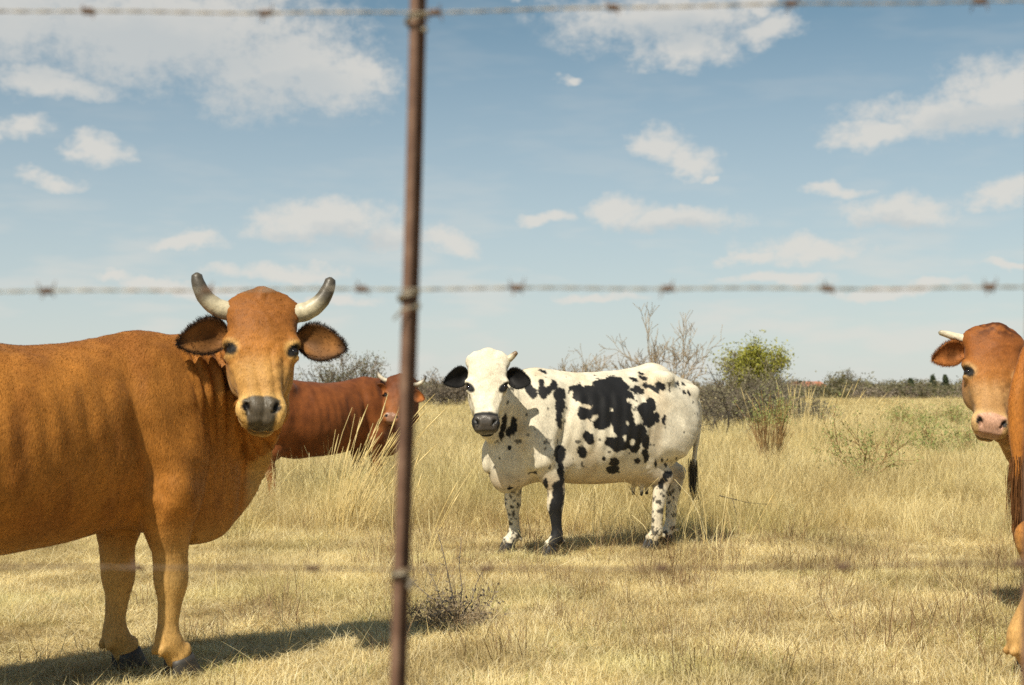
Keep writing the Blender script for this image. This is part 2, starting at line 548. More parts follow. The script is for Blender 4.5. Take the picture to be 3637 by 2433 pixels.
ys = np.concatenate([np.linspace(-30, 0, 8), np.linspace(0.5, 3, 6), np.linspace(3.2, 16, 110), np.linspace(16.5, 60, 60), np.geomspace(62, 2500, 30)])
xs = np.concatenate([-np.geomspace(2500, 14, 26), np.linspace(-13, 13, 180), np.geomspace(14, 2500, 26)])
GX, GY = np.meshgrid(xs, ys, indexing='ij')
gv = np.stack([GX.ravel(), GY.ravel(), ground_z(GX.ravel(), GY.ravel())], axis=1)
ny = len(ys); ii, jj = np.meshgrid(np.arange(len(xs) - 1), np.arange(ny - 1), indexing='ij')
a_ = (ii * ny + jj).ravel()
ground = mesh_obj("ground", gv, np.stack([a_, a_ + ny, a_ + ny + 1, a_ + 1], axis=1), straw_ground_mat())
tag(ground, kind="structure")

# ------------------------------------------------------------------ grass
def blades_mesh(name, n, hmin, hmax, spread, lean, width, seg, seedhead, seed, flat=0.0, curl=0.5):
    r = np.random.default_rng(seed)
    rad = spread * np.sqrt(r.random(n)); th = r.uniform(0, 2 * np.pi, n)
    root = np.stack([rad * np.cos(th), rad * np.sin(th), np.zeros(n)], axis=1)
    H = r.uniform(hmin, hmax, n) * (0.6 + 0.4 * r.random(n))
    az = th + r.normal(scale=0.9, size=n)
    tilt = np.abs(r.normal(scale=lean, size=n)) + 0.04
    isflat = r.random(n) < flat
    tilt = np.where(isflat, r.uniform(0.9, 1.5, n), tilt)
    cv = r.uniform(0.2, 1.0, n) * curl
    side = np.stack([-np.sin(az + r.normal(scale=0.8, size=n)), np.cos(az), np.zeros(n)], axis=1); side /= np.linalg.norm(side, axis=1)[:, None]
    W = width * r.uniform(0.6, 1.4, n)
    rings = []; hh = []
    for k in range(seg + 1):
        t = k / seg
        a = tilt + cv * t * t
        x = H * t * np.sin(a); z = H * t * np.cos(np.minimum(a, 1.52)) + 0.002
        p = root + np.stack([np.cos(az) * x, np.sin(az) * x, z], axis=1)
        prof = (1 - 0.85 * t)
        if seedhead: prof = np.where(r.random(n) < seedhead, 0.55 + 1.3 * math.exp(-((t - 0.86) / 0.12) ** 2), prof)
        w = (W * prof)[:, None] / 2
        rings += [p - side * w, p + side * w]; hh += [np.full(n, t)] * 2
    V = np.stack(rings, axis=1).reshape(-1, 3); k2 = 2 * (seg + 1)
    base = (np.arange(n) * k2)[:, None]
    F = np.concatenate([base + np.array([2 * k, 2 * k + 1, 2 * k + 3, 2 * k + 2]) for k in range(seg)]).astype(np.int32)
    rn = np.repeat(r.random(n), k2)
    return V, F, rn, np.stack(hh, axis=1).ravel()

def grass_mat(name, stops, green=(0.26, 0.29, 0.08), green_amt=0.5, trans=0.35):
    m, nt, b, out = new_mat(name)
    at_ = N(nt, 'ShaderNodeAttribute', attribute_name='rnd')
    oi = N(nt, 'ShaderNodeObjectInfo')
    geo = N(nt, 'ShaderNodeNewGeometry')
    ad = N(nt, 'ShaderNodeMath', operation='MULTIPLY_ADD'); ad.inputs[1].default_value = 0.65
    nt.links.new(at_.outputs['Fac'], ad.inputs[0])
    ad2 = N(nt, 'ShaderNodeMath', operation='MULTIPLY'); ad2.inputs[1].default_value = 0.35
    nt.links.new(oi.outputs['Random'], ad2.inputs[0]); nt.links.new(ad2.outputs[0], ad.inputs[2])
    r = ramp(nt, ad.outputs[0], stops)
    n1 = N(nt, 'ShaderNodeTexNoise', i_Scale=0.55, i_Detail=4.0); nt.links.new(geo.outputs['Position'], n1.inputs['Vector'])
    g = ramp(nt, n1.outputs[0], [(0.50, (0, 0, 0)), (0.68, (green_amt,) * 3)])
    c = mix_rgb(nt, r.outputs[0], green, g.outputs[0])
    n2 = N(nt, 'ShaderNodeTexNoise', i_Scale=1.6, i_Detail=5.0); nt.links.new(geo.outputs['Position'], n2.inputs['Vector'])
    v = ramp(nt, n2.outputs[0], [(0.32, (0.66, 0.62, 0.56)), (0.55, (1.0,) * 3), (0.72, (1.10,) * 3)])
    c = mix_rgb(nt, c, v.outputs[0], 1.0, 'MULTIPLY')
    nt.links.new(c, b.inputs['Base Color']); b.inputs['Roughness'].default_value = 0.6; b.inputs['Specular IOR Level'].default_value = 0.25
    tr = N(nt, 'ShaderNodeBsdfTranslucent'); nt.links.new(c, tr.inputs['Color'])
    mx = N(nt, 'ShaderNodeMixShader'); mx.inputs[0].default_value = trans
    nt.links.new(b.outputs[0], mx.inputs[1]); nt.links.new(tr.outputs[0], mx.inputs[2]); nt.links.new(mx.outputs[0], out.inputs[0])
    return m

MAT_SHORT = grass_mat("short_dry_grass", [(0.0, (0.30, 0.19, 0.07)), (0.15, (0.60, 0.46, 0.19)), (0.45, (0.78, 0.65, 0.33)), (0.8, (0.88, 0.80, 0.54)), (1.0, (0.66, 0.48, 0.19))], (0.46, 0.48, 0.15), 0.40)
MAT_TALL = grass_mat("tall_dry_grass", [(0.0, (0.36, 0.25, 0.11)), (0.18, (0.64, 0.51, 0.22)), (0.55, (0.79, 0.66, 0.34)), (1.0, (0.88, 0.79, 0.50))], (0.48, 0.47, 0.18), 0.36)
MAT_BROWN = grass_mat("withered_stems", [(0.0, (0.16, 0.10, 0.06)), (0.5, (0.27, 0.17, 0.09)), (1.0, (0.42, 0.30, 0.15))], (0.26, 0.24, 0.09), 0.2)

LEAFY_GRASS = grass_mat("green_grass", [(0.0, (0.20, 0.24, 0.06)), (0.5, (0.34, 0.36, 0.10)), (1.0, (0.52, 0.48, 0.18))], (0.25, 0.30, 0.07), 0.5)

def variants(name, mat, count, **kw):
    col = bpy.data.collections.new(name)                       # kept out of the scene: only its instances show
    for i in range(count):
        V, F, rn, hh = blades_mesh(name, seed=100 + i * 7 + len(name), **kw)
        me = bpy.data.meshes.new(name)
        me.vertices.add(len(V)); me.vertices.foreach_set("co", V.astype(np.float32).ravel())
        me.loops.add(F.size); me.loops.foreach_set("vertex_index", F.ravel())
        me.polygons.add(len(F)); me.polygons.foreach_set("loop_start", np.arange(0, F.size, 4, dtype=np.int32))
        me.update(calc_edges=True); me.materials.append(mat)
        at_ = me.attributes.new("rnd", 'FLOAT', 'POINT'); at_.data.foreach_set("value", rn.astype(np.float32))
        o = bpy.data.objects.new(f"{name}_{i}", me); col.objects.link(o)
    return col

def scatter(name, pts, rot, scl, idx, coll, label, cat="grass"):
    me = bpy.data.meshes.new(name)
    me.vertices.add(len(pts)); me.vertices.foreach_set("co", np.asarray(pts, np.float32).ravel())
    a = me.attributes.new("rot", 'FLOAT_VECTOR', 'POINT'); a.data.foreach_set("vector", np.asarray(rot, np.float32).ravel())
    a = me.attributes.new("scl", 'FLOAT_VECTOR', 'POINT'); a.data.foreach_set("vector", np.asarray(scl, np.float32).ravel())
    a = me.attributes.new("idx", 'INT', 'POINT'); a.data.foreach_set("value", np.asarray(idx, np.int32))
    me.update()
    o = bpy.data.objects.new(name, me); C.objects.link(o)
    ng = bpy.data.node_groups.new(name + "_scatter", 'GeometryNodeTree')
    ng.interface.new_socket("Geometry", in_out='INPUT', socket_type='NodeSocketGeometry')
    ng.interface.new_socket("Geometry", in_out='OUTPUT', socket_type='NodeSocketGeometry')
    gi = ng.nodes.new('NodeGroupInput'); go = ng.nodes.new('NodeGroupOutput')
    ci = ng.nodes.new('GeometryNodeCollectionInfo'); ci.inputs['Collection'].default_value = coll
    ci.inputs['Separate Children'].default_value = True; ci.inputs['Reset Children'].default_value = True
    ip = ng.nodes.new('GeometryNodeInstanceOnPoints'); ip.inputs['Pick Instance'].default_value = True
    def named(nm, typ):
        q = ng.nodes.new('GeometryNodeInputNamedAttribute'); q.data_type = typ; q.inputs['Name'].default_value = nm
        return q.outputs['Attribute']
    ng.links.new(gi.outputs[0], ip.inputs['Points']); ng.links.new(ci.outputs[0], ip.inputs['Instance'])
    ng.links.new(named("idx", 'INT'), ip.inputs['Instance Index'])
    e2r = ng.nodes.new('FunctionNodeEulerToRotation'); ng.links.new(named("rot", 'FLOAT_VECTOR'), e2r.inputs[0])
    ng.links.new(e2r.outputs[0], ip.inputs['Rotation'])
    ng.links.new(named("scl", 'FLOAT_VECTOR'), ip.inputs['Scale'])
    ng.links.new(ip.outputs[0], go.inputs[0])
    md = o.modifiers.new("scatter", 'NODES'); md.node_group = ng
    tag(o, label, cat, kind="stuff")
    return o

def wedge(y0, y1, dens, r, margin=1.2):
    """random points over the part of the paddock the camera can see, with a margin"""
    dmax = dens(np.array([y0, y1, (y0 + y1) / 2])).max() * 1.05
    area = 0.38 * (y1 * y1 - y0 * y0) + 2 * margin * (y1 - y0)
    n = int(area * dmax)
    y = np.sqrt(r.uniform(y0 * y0, y1 * y1, n * 2))
    x = r.uniform(-1, 1, n * 2) * (0.38 * y1 + margin)
    ok = np.abs(x) < 0.38 * y + margin
    x, y = x[ok], y[ok]
    # uniform per area: x already uniform over the widest row, so weight rows evenly
    y = r.uniform(y0, y1, n * 3); x = r.uniform(-1, 1, n * 3) * (0.38 * y1 + margin)
    full = 2 * (0.38 * y1 + margin) * (y1 - y0)
    keep = (np.abs(x) < 0.38 * y + margin) & (r.random(n * 3) < dens(y) * full / (n * 3))
    return x[keep], y[keep]

gr = np.random.default_rng(21)
short_c = variants("short_tuft", MAT_SHORT, 10, n=110, hmin=0.030, hmax=0.105, spread=0.085, lean=0.55, width=0.0021, seg=2, seedhead=0.0, flat=0.62, curl=0.9)
mid_c = variants("mid_tuft", MAT_TALL, 8, n=90, hmin=0.08, hmax=0.30, spread=0.10, lean=0.32, width=0.0023, seg=3, seedhead=0.10, flat=0.12, curl=0.7)
tall_c = variants("tall_tuft", MAT_TALL, 8, n=110, hmin=0.16, hmax=0.56, spread=0.16, lean=0.22, width=0.0027, seg=3, seedhead=0.30, flat=0.03, curl=0.45)
wide_c = variants("wide_clump", MAT_TALL, 6, n=300, hmin=0.16, hmax=0.58, spread=0.58, lean=0.20, width=0.0065, seg=2, seedhead=0.35, flat=0.0, curl=0.4)
brown_c = variants("withered_tuft", MAT_BROWN, 6, n=50, hmin=0.08, hmax=0.34, spread=0.14, lean=0.5, width=0.0024, seg=2, seedhead=0.0, flat=0.1, curl=0.6)
stem_c = variants("long_stems", MAT_TALL, 6, n=9, hmin=0.25, hmax=0.62, spread=0.10, lean=0.30, width=0.0028, seg=4, seedhead=0.6, flat=0.0, curl=0.5)

FEET = [(0.268, 8.71), (-0.02, 8.92), (0.95, 9.12), (1.03, 9.45), (-1.22, 5.05), (-1.416, 5.17)]
def clear_of_feet(x, y, r=0.30):
    ok = np.ones(len(x), bool)
    for fx, fy in FEET: ok &= ((x - fx) / r) ** 2 + ((y - fy + 0.25) / (r * 1.6)) ** 2 > 1
    return ok
def put(name, coll, nvar, x, y, smin, smax, label, hscale=None, tilt=0.12, avoid=True):
    n = len(x); P3 = np.stack([x, y, np.zeros(n)], axis=1)
    z = ground_z(x, y)
    s = gr.uniform(smin, smax, n)
    hs = s if hscale is None else s * hscale(x, y)
    scl = np.stack([s, s, hs], axis=1)
    rot = np.stack([gr.normal(scale=tilt, size=n), gr.normal(scale=tilt, size=n), gr.uniform(0, 6.283, n)], axis=1)
    return scatter(name, np.stack([x, y, z], axis=1), rot, scl, gr.integers(0, nvar, n), coll, label)

def pnoise(x, y, s, seed):
    return fbm(np.stack([x, y, 0 * x], axis=1), (s, s, 1), seed, 3)
x, y = wedge(2.6, 10.5, lambda y: 420 * sstep(11.5, 8.5, y) + 0 * y, gr)
put("short_grass", short_c, 10, x, y, 0.7, 1.35, "short trampled straw-coloured grass in the foreground", hscale=lambda x, y: np.clip(0.72 + 0.75 * pnoise(x, y, 0.9, 71), 0.25, 1.6))
x, y = wedge(5.6, 15.0, lambda y: 75 * sstep(5.8, 9.0, y) + 0 * y, gr)
k = pnoise(x, y, 0.9, 73) > -0.15 + 0.40 * sstep(8.4, 6.0, y)
k &= clear_of_feet(x, y)
put("knee_grass", mid_c, 8, x[k], y[k], 0.7, 1.2, "straw-coloured grass of middling height around the spotted cow", hscale=lambda x, y: (0.30 + 0.75 * sstep(8.4, 11, y)) * (1 + 0.5 * pnoise(x, y, 0.8, 72)))
x, y = wedge(9.2, 26.0, lambda y: 42 * sstep(9.2, 12.0, y) + 0 * y, gr)
put("tall_grass", tall_c, 8, x, y, 0.7, 1.15, "tall golden dry grass behind the cattle", hscale=lambda x, y: (0.92 + 0.85 * pnoise(x, y, 0.55, 75)) * (0.65 + 0.35 * sstep(9.5, 12.5, y)))
x, y = wedge(24.0, 75.0, lambda y: 5.0 + 0 * y, gr, 3.0)
put("far_grass", wide_c, 6, x, y, 0.8, 1.3, "golden grass of the far paddock", hscale=lambda x, y: 0.8 + 0.3 * pnoise(x, y, 0.3, 77))
x, y = wedge(75.0, 190.0, lambda y: 0.75 + 0 * y, gr, 5.0)
put("distant_grass", wide_c, 6, x, y, 1.5, 2.4, "pale grass in the distance before the bushes", hscale=lambda x, y: 0.5 + 0 * x)
x, y = wedge(4.5, 24.0, lambda y: 10.0 * sstep(4.0, 7.5, y) + 0 * y, gr)
k = pnoise(x, y, 0.45, 79) > -0.05
put("withered_grass", brown_c, 6, x[k], y[k], 0.7, 1.3, "brown withered stems among the straw grass")
x, y = wedge(5.2, 14.0, lambda y: 3.2 * sstep(5.0, 9.0, y) + 0 * y, gr)
put("long_stems", stem_c, 6, x, y, 0.6, 1.15, "single long seeding stems standing above the grass")

litter_c = variants("fallen_straw", MAT_SHORT, 6, n=14, hmin=0.10, hmax=0.30, spread=0.20, lean=0.3, width=0.0030, seg=3, seedhead=0.0, flat=1.0, curl=0.15)
x, y = wedge(2.8, 12.0, lambda y: 26 + 0 * y, gr)
put("fallen_straw", litter_c, 6, x, y, 0.6, 1.2, "long fallen straw lying across the short grass", tilt=0.05)
x, y = wedge(3.0, 9.0, lambda y: 16 + 0 * y, gr)
k = pnoise(x, y, 0.8, 83) > 0.15
green_c = variants("green_sprouts", LEAFY_GRASS, 4, n=60, hmin=0.02, hmax=0.08, spread=0.09, lean=0.5, width=0.0028, seg=2, seedhead=0.0, flat=0.2, curl=0.8)
put("green_sprouts", green_c, 4, x[k], y[k], 0.6, 1.3, "fresh green sprouts low in the straw")

# ------------------------------------------------------------------ trees and shrubs
def bark_mat(name, a, b_):
    m, nt, b, out = new_mat(name)
    tc = N(nt, 'ShaderNodeTexCoord')
    n1 = N(nt, 'ShaderNodeTexNoise', i_Scale=7.0, i_Detail=4.0); nt.links.new(tc.outputs['Object'], n1.inputs['Vector'])
    r1 = ramp(nt, n1.outputs[0], [(0.35, a), (0.65, b_)])
    nt.links.new(r1.outputs[0], b.inputs['Base Color']); b.inputs['Roughness'].default_value = 0.85; b.inputs['Specular IOR Level'].default_value = 0.15
    return m
def leaf_mat(name, a, b_, c_, trans=0.3):
    m, nt, b, out = new_mat(name)
    at_ = N(nt, 'ShaderNodeAttribute', attribute_name='rnd')
    r1 = ramp(nt, at_.outputs['Fac'], [(0.0, a), (0.5, b_), (1.0, c_)])
    nt.links.new(r1.outputs[0], b.inputs['Base Color']); b.inputs['Roughness'].default_value = 0.6; b.inputs['Specular IOR Level'].default_value = 0.25
    tr = N(nt, 'ShaderNodeBsdfTranslucent'); nt.links.new(r1.outputs[0], tr.inputs['Color'])
    mx = N(nt, 'ShaderNodeMixShader'); mx.inputs[0].default_value = trans
    nt.links.new(b.outputs[0], mx.inputs[1]); nt.links.new(tr.outputs[0], mx.inputs[2]); nt.links.new(mx.outputs[0], out.inputs[0])
    return m
BARK_GREY = bark_mat("grey_bark", (0.13, 0.105, 0.085), (0.25, 0.21, 0.165))
BARK_TAN = bark_mat("tan_twigs", (0.25, 0.19, 0.12), (0.40, 0.31, 0.20))
BARK_DARK = bark_mat("dark_bark", (0.045, 0.038, 0.032), (0.10, 0.085, 0.07))
BARK_RED = bark_mat("reddish_stems", (0.22, 0.13, 0.06), (0.34, 0.22, 0.09))
LEAF_OLIVE = leaf_mat("olive_leaves", (0.20, 0.21, 0.035), (0.33, 0.33, 0.055), (0.46, 0.43, 0.09))
LEAF_GREY = leaf_mat("dusty_leaves", (0.14, 0.125, 0.085), (0.22, 0.20, 0.12), (0.30, 0.27, 0.16))
LEAF_DARK = leaf_mat("dark_leaves", (0.035, 0.055, 0.03), (0.06, 0.085, 0.04), (0.10, 0.12, 0.06))
LEAF_BROWN = leaf_mat("brown_leaves", (0.15, 0.125, 0.10), (0.23, 0.19, 0.145), (0.32, 0.265, 0.195))
LEAF_FRESH = leaf_mat("fresh_leaves", (0.20, 0.26, 0.08), (0.30, 0.34, 0.11), (0.42, 0.42, 0.16))
LEAF_MIX = leaf_mat("bushveld_leaves", (0.10, 0.10, 0.055), (0.16, 0.15, 0.075), (0.24, 0.21, 0.11))

def grow(mb, p, d, length, r, level, g, par, tips):
    nseg = 5 if level == 0 else 4
    pts = [p]; q = p.copy(); dd = d.copy()
    for k in range(nseg):
        dd = dd + g.normal(scale=par['wig'], size=3) + np.array([0, 0, par['up'] if level else par['up'] * 0.5])
        dd /= np.linalg.norm(dd)
        q = q + dd * length / nseg; pts.append(q)
    pts = np.array(pts)
    rad = np.linspace(r, max(r * par['tap'], par['rmin']), nseg + 1)
    mb.tube(pts, rad, 5 if level == 0 else (4 if level == 1 else 3), cap=False)
    if level >= par['levels']:
        tips += [pts[-1], pts[2], pts[3]]; return
    for k in range(par['kids']):
        t = g.uniform(0.3, 1.0) if k else 1.0
        i = min(int(t * nseg), nseg - 1); f = t * nseg - i
        base = pts[i] * (1 - f) + pts[i + 1] * f
        ax = pts[i + 1] - pts[i]; ax /= np.linalg.norm(ax)
        nd = ax + g.normal(scale=par['fork'], size=3); nd /= np.linalg.norm(nd)
        grow(mb, base, nd, length * g.uniform(0.5, 0.85), max(rad[i] * 0.62, par['rmin']), level + 1, g, par, tips)

def leaves(name, centers, n, size, spread, mat, parent, g, squash=1.0):
    c = centers[g.integers(0, len(centers), n)] + g.normal(scale=spread, size=(n, 3)) * np.array([1, 1, squash])
    a = g.normal(size=(n, 3)); a /= np.linalg.norm(a, axis=1)[:, None]
    b = np.cross(a, g.normal(size=(n, 3))); b /= np.linalg.norm(b, axis=1)[:, None]
    s = size * g.uniform(0.6, 1.4, n)[:, None]
    V = np.stack([c - a * s, c + b * s * 0.45, c + a * s, c - b * s * 0.45], axis=1).reshape(-1, 3)
    V[:, 2] = np.maximum(V[:, 2], 0.02)
    o = mesh_obj(name, V, np.arange(4 * n, dtype=np.int32).reshape(-1, 4), mat, parent, smooth=False)
    set_float(o, np.repeat(g.random(n), 4), "rnd")
    return o

def plant(name, label, cat, base, seed, stems=5, height=2.0, spread=0.5, r=0.03, levels=3, kids=3, wig=0.10, up=0.04, fork=0.45, rmin=0.005, tap=0.55,
          bark=None, leaf=None, nleaf=0, lsize=0.03, lspread=0.08, group=None, trunk=0.0, crown_name="crown", stem_name="trunk", leaf_low=0.0, frac=0.55):
    g = np.random.default_rng(seed)
    root = empty(name, (base[0], base[1], 0.0))
    par = dict(wig=wig, up=up, fork=fork, levels=levels, kids=kids, rmin=rmin, tap=tap)
    mb = MB(); tips = []
    start = np.array([0, 0, -0.03])
    if trunk > 0:
        top = np.array([g.normal(scale=0.05), g.normal(scale=0.05), trunk])
        mb.tube(np.array([start, (start + top) / 2 + g.normal(scale=0.03, size=3), top]), np.array([r * 1.5, r * 1.3, r * 1.1]), 6, cap=False); start = top
    for k in range(stems):
        a = 2 * np.pi * (k + g.uniform(-0.3, 0.3)) / stems
        d = np.array([math.cos(a) * spread, math.sin(a) * spread, 1.0]); d /= np.linalg.norm(d)
        grow(mb, start.copy(), d, (height - trunk) * frac * g.uniform(0.8, 1.15), r * g.uniform(0.7, 1.0), 0, g, par, tips)
    mb.build(stem_name, bark or BARK_GREY, root)
    if nleaf:
        tp = np.array(tips); tp = tp[tp[:, 2] > leaf_low] if (tp[:, 2] > leaf_low).any() else tp
        leaves(crown_name, tp, nleaf, lsize, lspread, leaf, root, g)
    tag(root, label, cat, group)
    return root

def gpos(px, Y): return at(px, 900, Y)[:2]
G_TREES = "trees and bushes beyond the paddock"
plant("bare_tree", "bare branching tree rising behind the spotted cow's back", "tree", gpos(1515, 40), 3, stems=10, height=2.35, spread=0.44, r=0.050, levels=4, kids=3, wig=0.10, up=0.03, fork=0.40, rmin=0.007, bark=BARK_TAN, group=G_TREES, stem_name="trunk", frac=0.50)
plant("bare_bush", "small pale twiggy bush seen above the spotted cow's withers", "bush", gpos(1320, 55), 5, stems=9, height=2.0, spread=0.50, r=0.03, levels=3, kids=4, wig=0.10, rmin=0.009, bark=BARK_TAN, leaf=LEAF_GREY, nleaf=500, lsize=0.035, lspread=0.12, group=G_TREES)
plant("green_tree", "round yellow-green leafy tree among grey thorn bushes", "tree", gpos(1745, 38), 8, stems=7, height=2.05, spread=0.34, r=0.045, levels=3, kids=4, wig=0.10, fork=0.42, rmin=0.008, bark=BARK_GREY, leaf=LEAF_OLIVE, nleaf=12000, lsize=0.038, lspread=0.13, group=G_TREES, trunk=0.60, leaf_low=1.25, frac=0.52)
plant("thorn_bush", "grey leafless thorn bush tangled below the green tree", "bush", gpos(1690, 31), 11, stems=12, height=1.25, spread=1.0, r=0.028, levels=4, kids=3, wig=0.16, up=0.01, fork=0.55, rmin=0.0055, bark=BARK_GREY, leaf=LEAF_GREY, nleaf=6500, lsize=0.026, lspread=0.12, group=G_TREES)
plant("thorn_bush", "low dark-stemmed thorn bush just right of the spotted cow's rump", "bush", gpos(1645, 25), 12, stems=6, height=1.15, spread=0.9, r=0.022, levels=3, kids=3, wig=0.18, up=0.0, fork=0.6, rmin=0.005, bark=BARK_DARK, leaf=LEAF_GREY, nleaf=500, lsize=0.018, lspread=0.1, group=G_TREES)
plant("thorn_bush", "brown-grey bush at the right foot of the green tree", "bush", gpos(1800, 33), 14, stems=11, height=1.2, spread=0.95, r=0.024, levels=3, kids=4, wig=0.15, up=0.01, fork=0.5, rmin=0.006, bark=BARK_GREY, leaf=LEAF_GREY, nleaf=5500, lsize=0.028, lspread=0.14, group=G_TREES)
plant("thorn_bush", "sparse grey bush between the bare tree and the green tree", "bush", gpos(1625, 44), 15, stems=8, height=1.15, spread=0.7, r=0.024, levels=3, kids=3, wig=0.14, rmin=0.008, bark=BARK_GREY, leaf=LEAF_GREY, nleaf=1500, lsize=0.03, lspread=0.15, group=G_TREES)
plant("thorn_bush", "dense brown-grey bush hiding the trunk of the green tree", "bush", gpos(1748, 35), 16, stems=11, height=1.15, spread=0.9, r=0.024, levels=3, kids=4, wig=0.15, up=0.01, fork=0.5, rmin=0.006, bark=BARK_GREY, leaf=LEAF_GREY, nleaf=6000, lsize=0.03, lspread=0.15, group=G_TREES)
plant("broom_shrub", "upright broom-like shrub with reddish stems and yellow-green tips", "shrub", gpos(1762, 16.0), 17, stems=30, height=0.84, spread=0.28, r=0.0075, levels=1, kids=4, wig=0.035, up=0.03, fork=0.14, rmin=0.003, bark=BARK_RED, leaf=LEAF_FRESH, nleaf=1300, lsize=0.012, lspread=0.025, stem_name="stems", crown_name="foliage", leaf_low=0.66, frac=0.66)
plant("feathery_weed", "loose pale green feathery weed in the grass at right", "weed", gpos(1975, 13.2), 19, stems=7, height=0.80, spread=0.42, r=0.006, levels=2, kids=4, wig=0.10, up=0.02, fork=0.45, rmin=0.0025, bark=BARK_RED, leaf=LEAF_FRESH, nleaf=1500, lsize=0.012, lspread=0.025, stem_name="stems", crown_name="foliage", frac=0.5)
plant("olive_bush", "olive-grey bush behind the back of the red-brown cow", "bush", gpos(788, 45), 23, stems=9, height=2.25, spread=0.55, r=0.035, levels=3, kids=4, wig=0.12, rmin=0.008, bark=BARK_GREY, leaf=LEAF_MIX, nleaf=3600, lsize=0.034, lspread=0.10, group=G_TREES, frac=0.5)
plant("dark_bush", "dark bush on the skyline below the spotted cow's left ear", "bush", gpos(1040, 70), 25, stems=9, height=1.8, spread=0.8, r=0.04, levels=3, kids=3, rmin=0.012, bark=BARK_DARK, leaf=LEAF_BROWN, nleaf=3600, lsize=0.05, lspread=0.14, group=G_TREES)
plant("dark_bush", "low dark bush on the skyline just right of the fence post", "bush", gpos(972, 80), 26, stems=8, height=1.35, spread=0.9, r=0.03, levels=2, kids=4, rmin=0.012, bark=BARK_DARK, leaf=LEAF_BROWN, nleaf=2400, lsize=0.055, lspread=0.2, group=G_TREES)
for k, (px, Y, h_, lab) in enumerate([(2088, 30, 0.80, "light green shrub rising from the grass left of the orange cow"), (2150, 27, 0.74, "spreading light green shrub in the tall grass at right"), (2200, 33, 0.85, "small green shrub just left of the orange cow's face"), (2165, 20, 0.60, "low pale green weed below the green shrubs at right")]):
    plant("green_shrub", lab, "shrub", gpos(px, Y), 31 + k, stems=12, height=h_, spread=1.0, r=0.008, levels=2, kids=4, wig=0.10, up=0.02, fork=0.5, rmin=0.003, bark=BARK_RED, leaf=LEAF_FRESH, nleaf=2000, lsize=0.02, lspread=0.09, stem_name="stems", crown_name="foliage", group="green shrubs in the grass")

# two conifers, a small dark tree and round trees that stand out on the skyline
def conifer(px, Y, h_, w_, seed, label, mat=LEAF_DARK):
    g = np.random.default_rng(seed); b = gpos(px, Y); root = empty("conifer", (b[0], b[1], 0))
    mb = MB(); mb.tube(np.array([[0, 0, 0], [0, 0, h_ * 0.97]]), np.array([0.13, 0.03]), 6); mb.build("trunk", BARK_DARK, root)
    cs = []
    for t in np.linspace(0.12, 1.0, 22):
        rr_ = w_ * (1 - t) ** 0.8 * g.uniform(0.75, 1.15) + 0.06
        for a in g.uniform(0, 6.28, 12): cs.append([rr_ * math.cos(a) * g.uniform(0.4, 1), rr_ * math.sin(a) * g.uniform(0.4, 1), h_ * t])
    leaves("crown", np.array(cs), 1700, 0.13, 0.09, mat, root, g); tag(root, label, "tree", G_TREES)
conifer(2135, 180, 3.15, 0.95, 41, "pointed dark conifer on the skyline left of the orange cow")
conifer(2164, 184, 3.25, 1.1, 42, "ragged dark conifer on the skyline nearest the orange cow")
conifer(2085, 170, 2.6, 0.6, 43, "small dark green tree on the skyline left of the two conifers")
for k, (px, h_) in enumerate([(1917, 3.3), (1948, 3.2)]):
    plant("round_tree", ["hazy round tree on the skyline, left one of a close pair", "hazy round tree on the skyline, right one of a close pair"][k], "tree", gpos(px, 185), 51 + k, stems=6, height=h_, spread=0.5, r=0.06, levels=2, kids=4, rmin=0.03, bark=BARK_GREY, leaf=LEAF_MIX, nleaf=1500, lsize=0.11, lspread=0.28, group=G_TREES, trunk=0.6)

# the far bush band reads as one mass: one scattered object
band = bpy.data.collections.new("band_bushes")
for i in range(6):
    g = np.random.default_rng(60 + i)
    n = 900
    cs = g.normal(size=(26, 3)) * np.array([0.75, 0.75, 0.28]) + np.array([0, 0, 0.72]); cs[:, 2] = np.clip(cs[:, 2], 0.15, 1.5)
    c = cs[g.integers(0, 26, n)] + g.normal(scale=0.20, size=(n, 3)); c[:, 2] = np.maximum(c[:, 2], 0.03)
    a = g.normal(size=(n, 3)); a /= np.linalg.norm(a, axis=1)[:, None]; b2 = np.cross(a, g.normal(size=(n, 3))); b2 /= np.linalg.norm(b2, axis=1)[:, None]
    s_ = 0.085 * g.uniform(0.5, 1.4, n)[:, None]
    V = np.stack([c - a * s_, c + b2 * s_ * 0.5, c + a * s_, c - b2 * s_ * 0.5], axis=1).reshape(-1, 3)
    me = bpy.data.meshes.new("band_bush"); me.from_pydata([tuple(v) for v in V], [], [tuple(range(4 * q, 4 * q + 4)) for q in range(n)])
    me.materials.append([LEAF_BROWN, LEAF_BROWN, LEAF_MIX, LEAF_BROWN, LEAF_GREY, LEAF_MIX][i])
    at_ = me.attributes.new("rnd", 'FLOAT', 'POINT'); at_.data.foreach_set("value", np.repeat(g.random(n), 4).astype(np.float32))
    band.objects.link(bpy.data.objects.new(f"band_bush_{i}", me))
g = np.random.default_rng(77)
n = 1500
by = g.uniform(118, 330, n); bx = g.uniform(-0.62, 0.62, n) * by
edge = 126 + 16 * fbm(np.stack([bx * 0 + np.arctan2(bx, by) * 30, by * 0, by * 0], axis=1), (0.6, 1, 1), 5, 3)
ok = by > edge; bx, by = bx[ok], by[ok]
sc_ = g.uniform(0.8, 1.7, len(bx)) * (1 + 0.55 * sstep(150, 300, by)) * (1 + 0.45 * pnoise(bx, by, 0.03, 81)) * 0.80
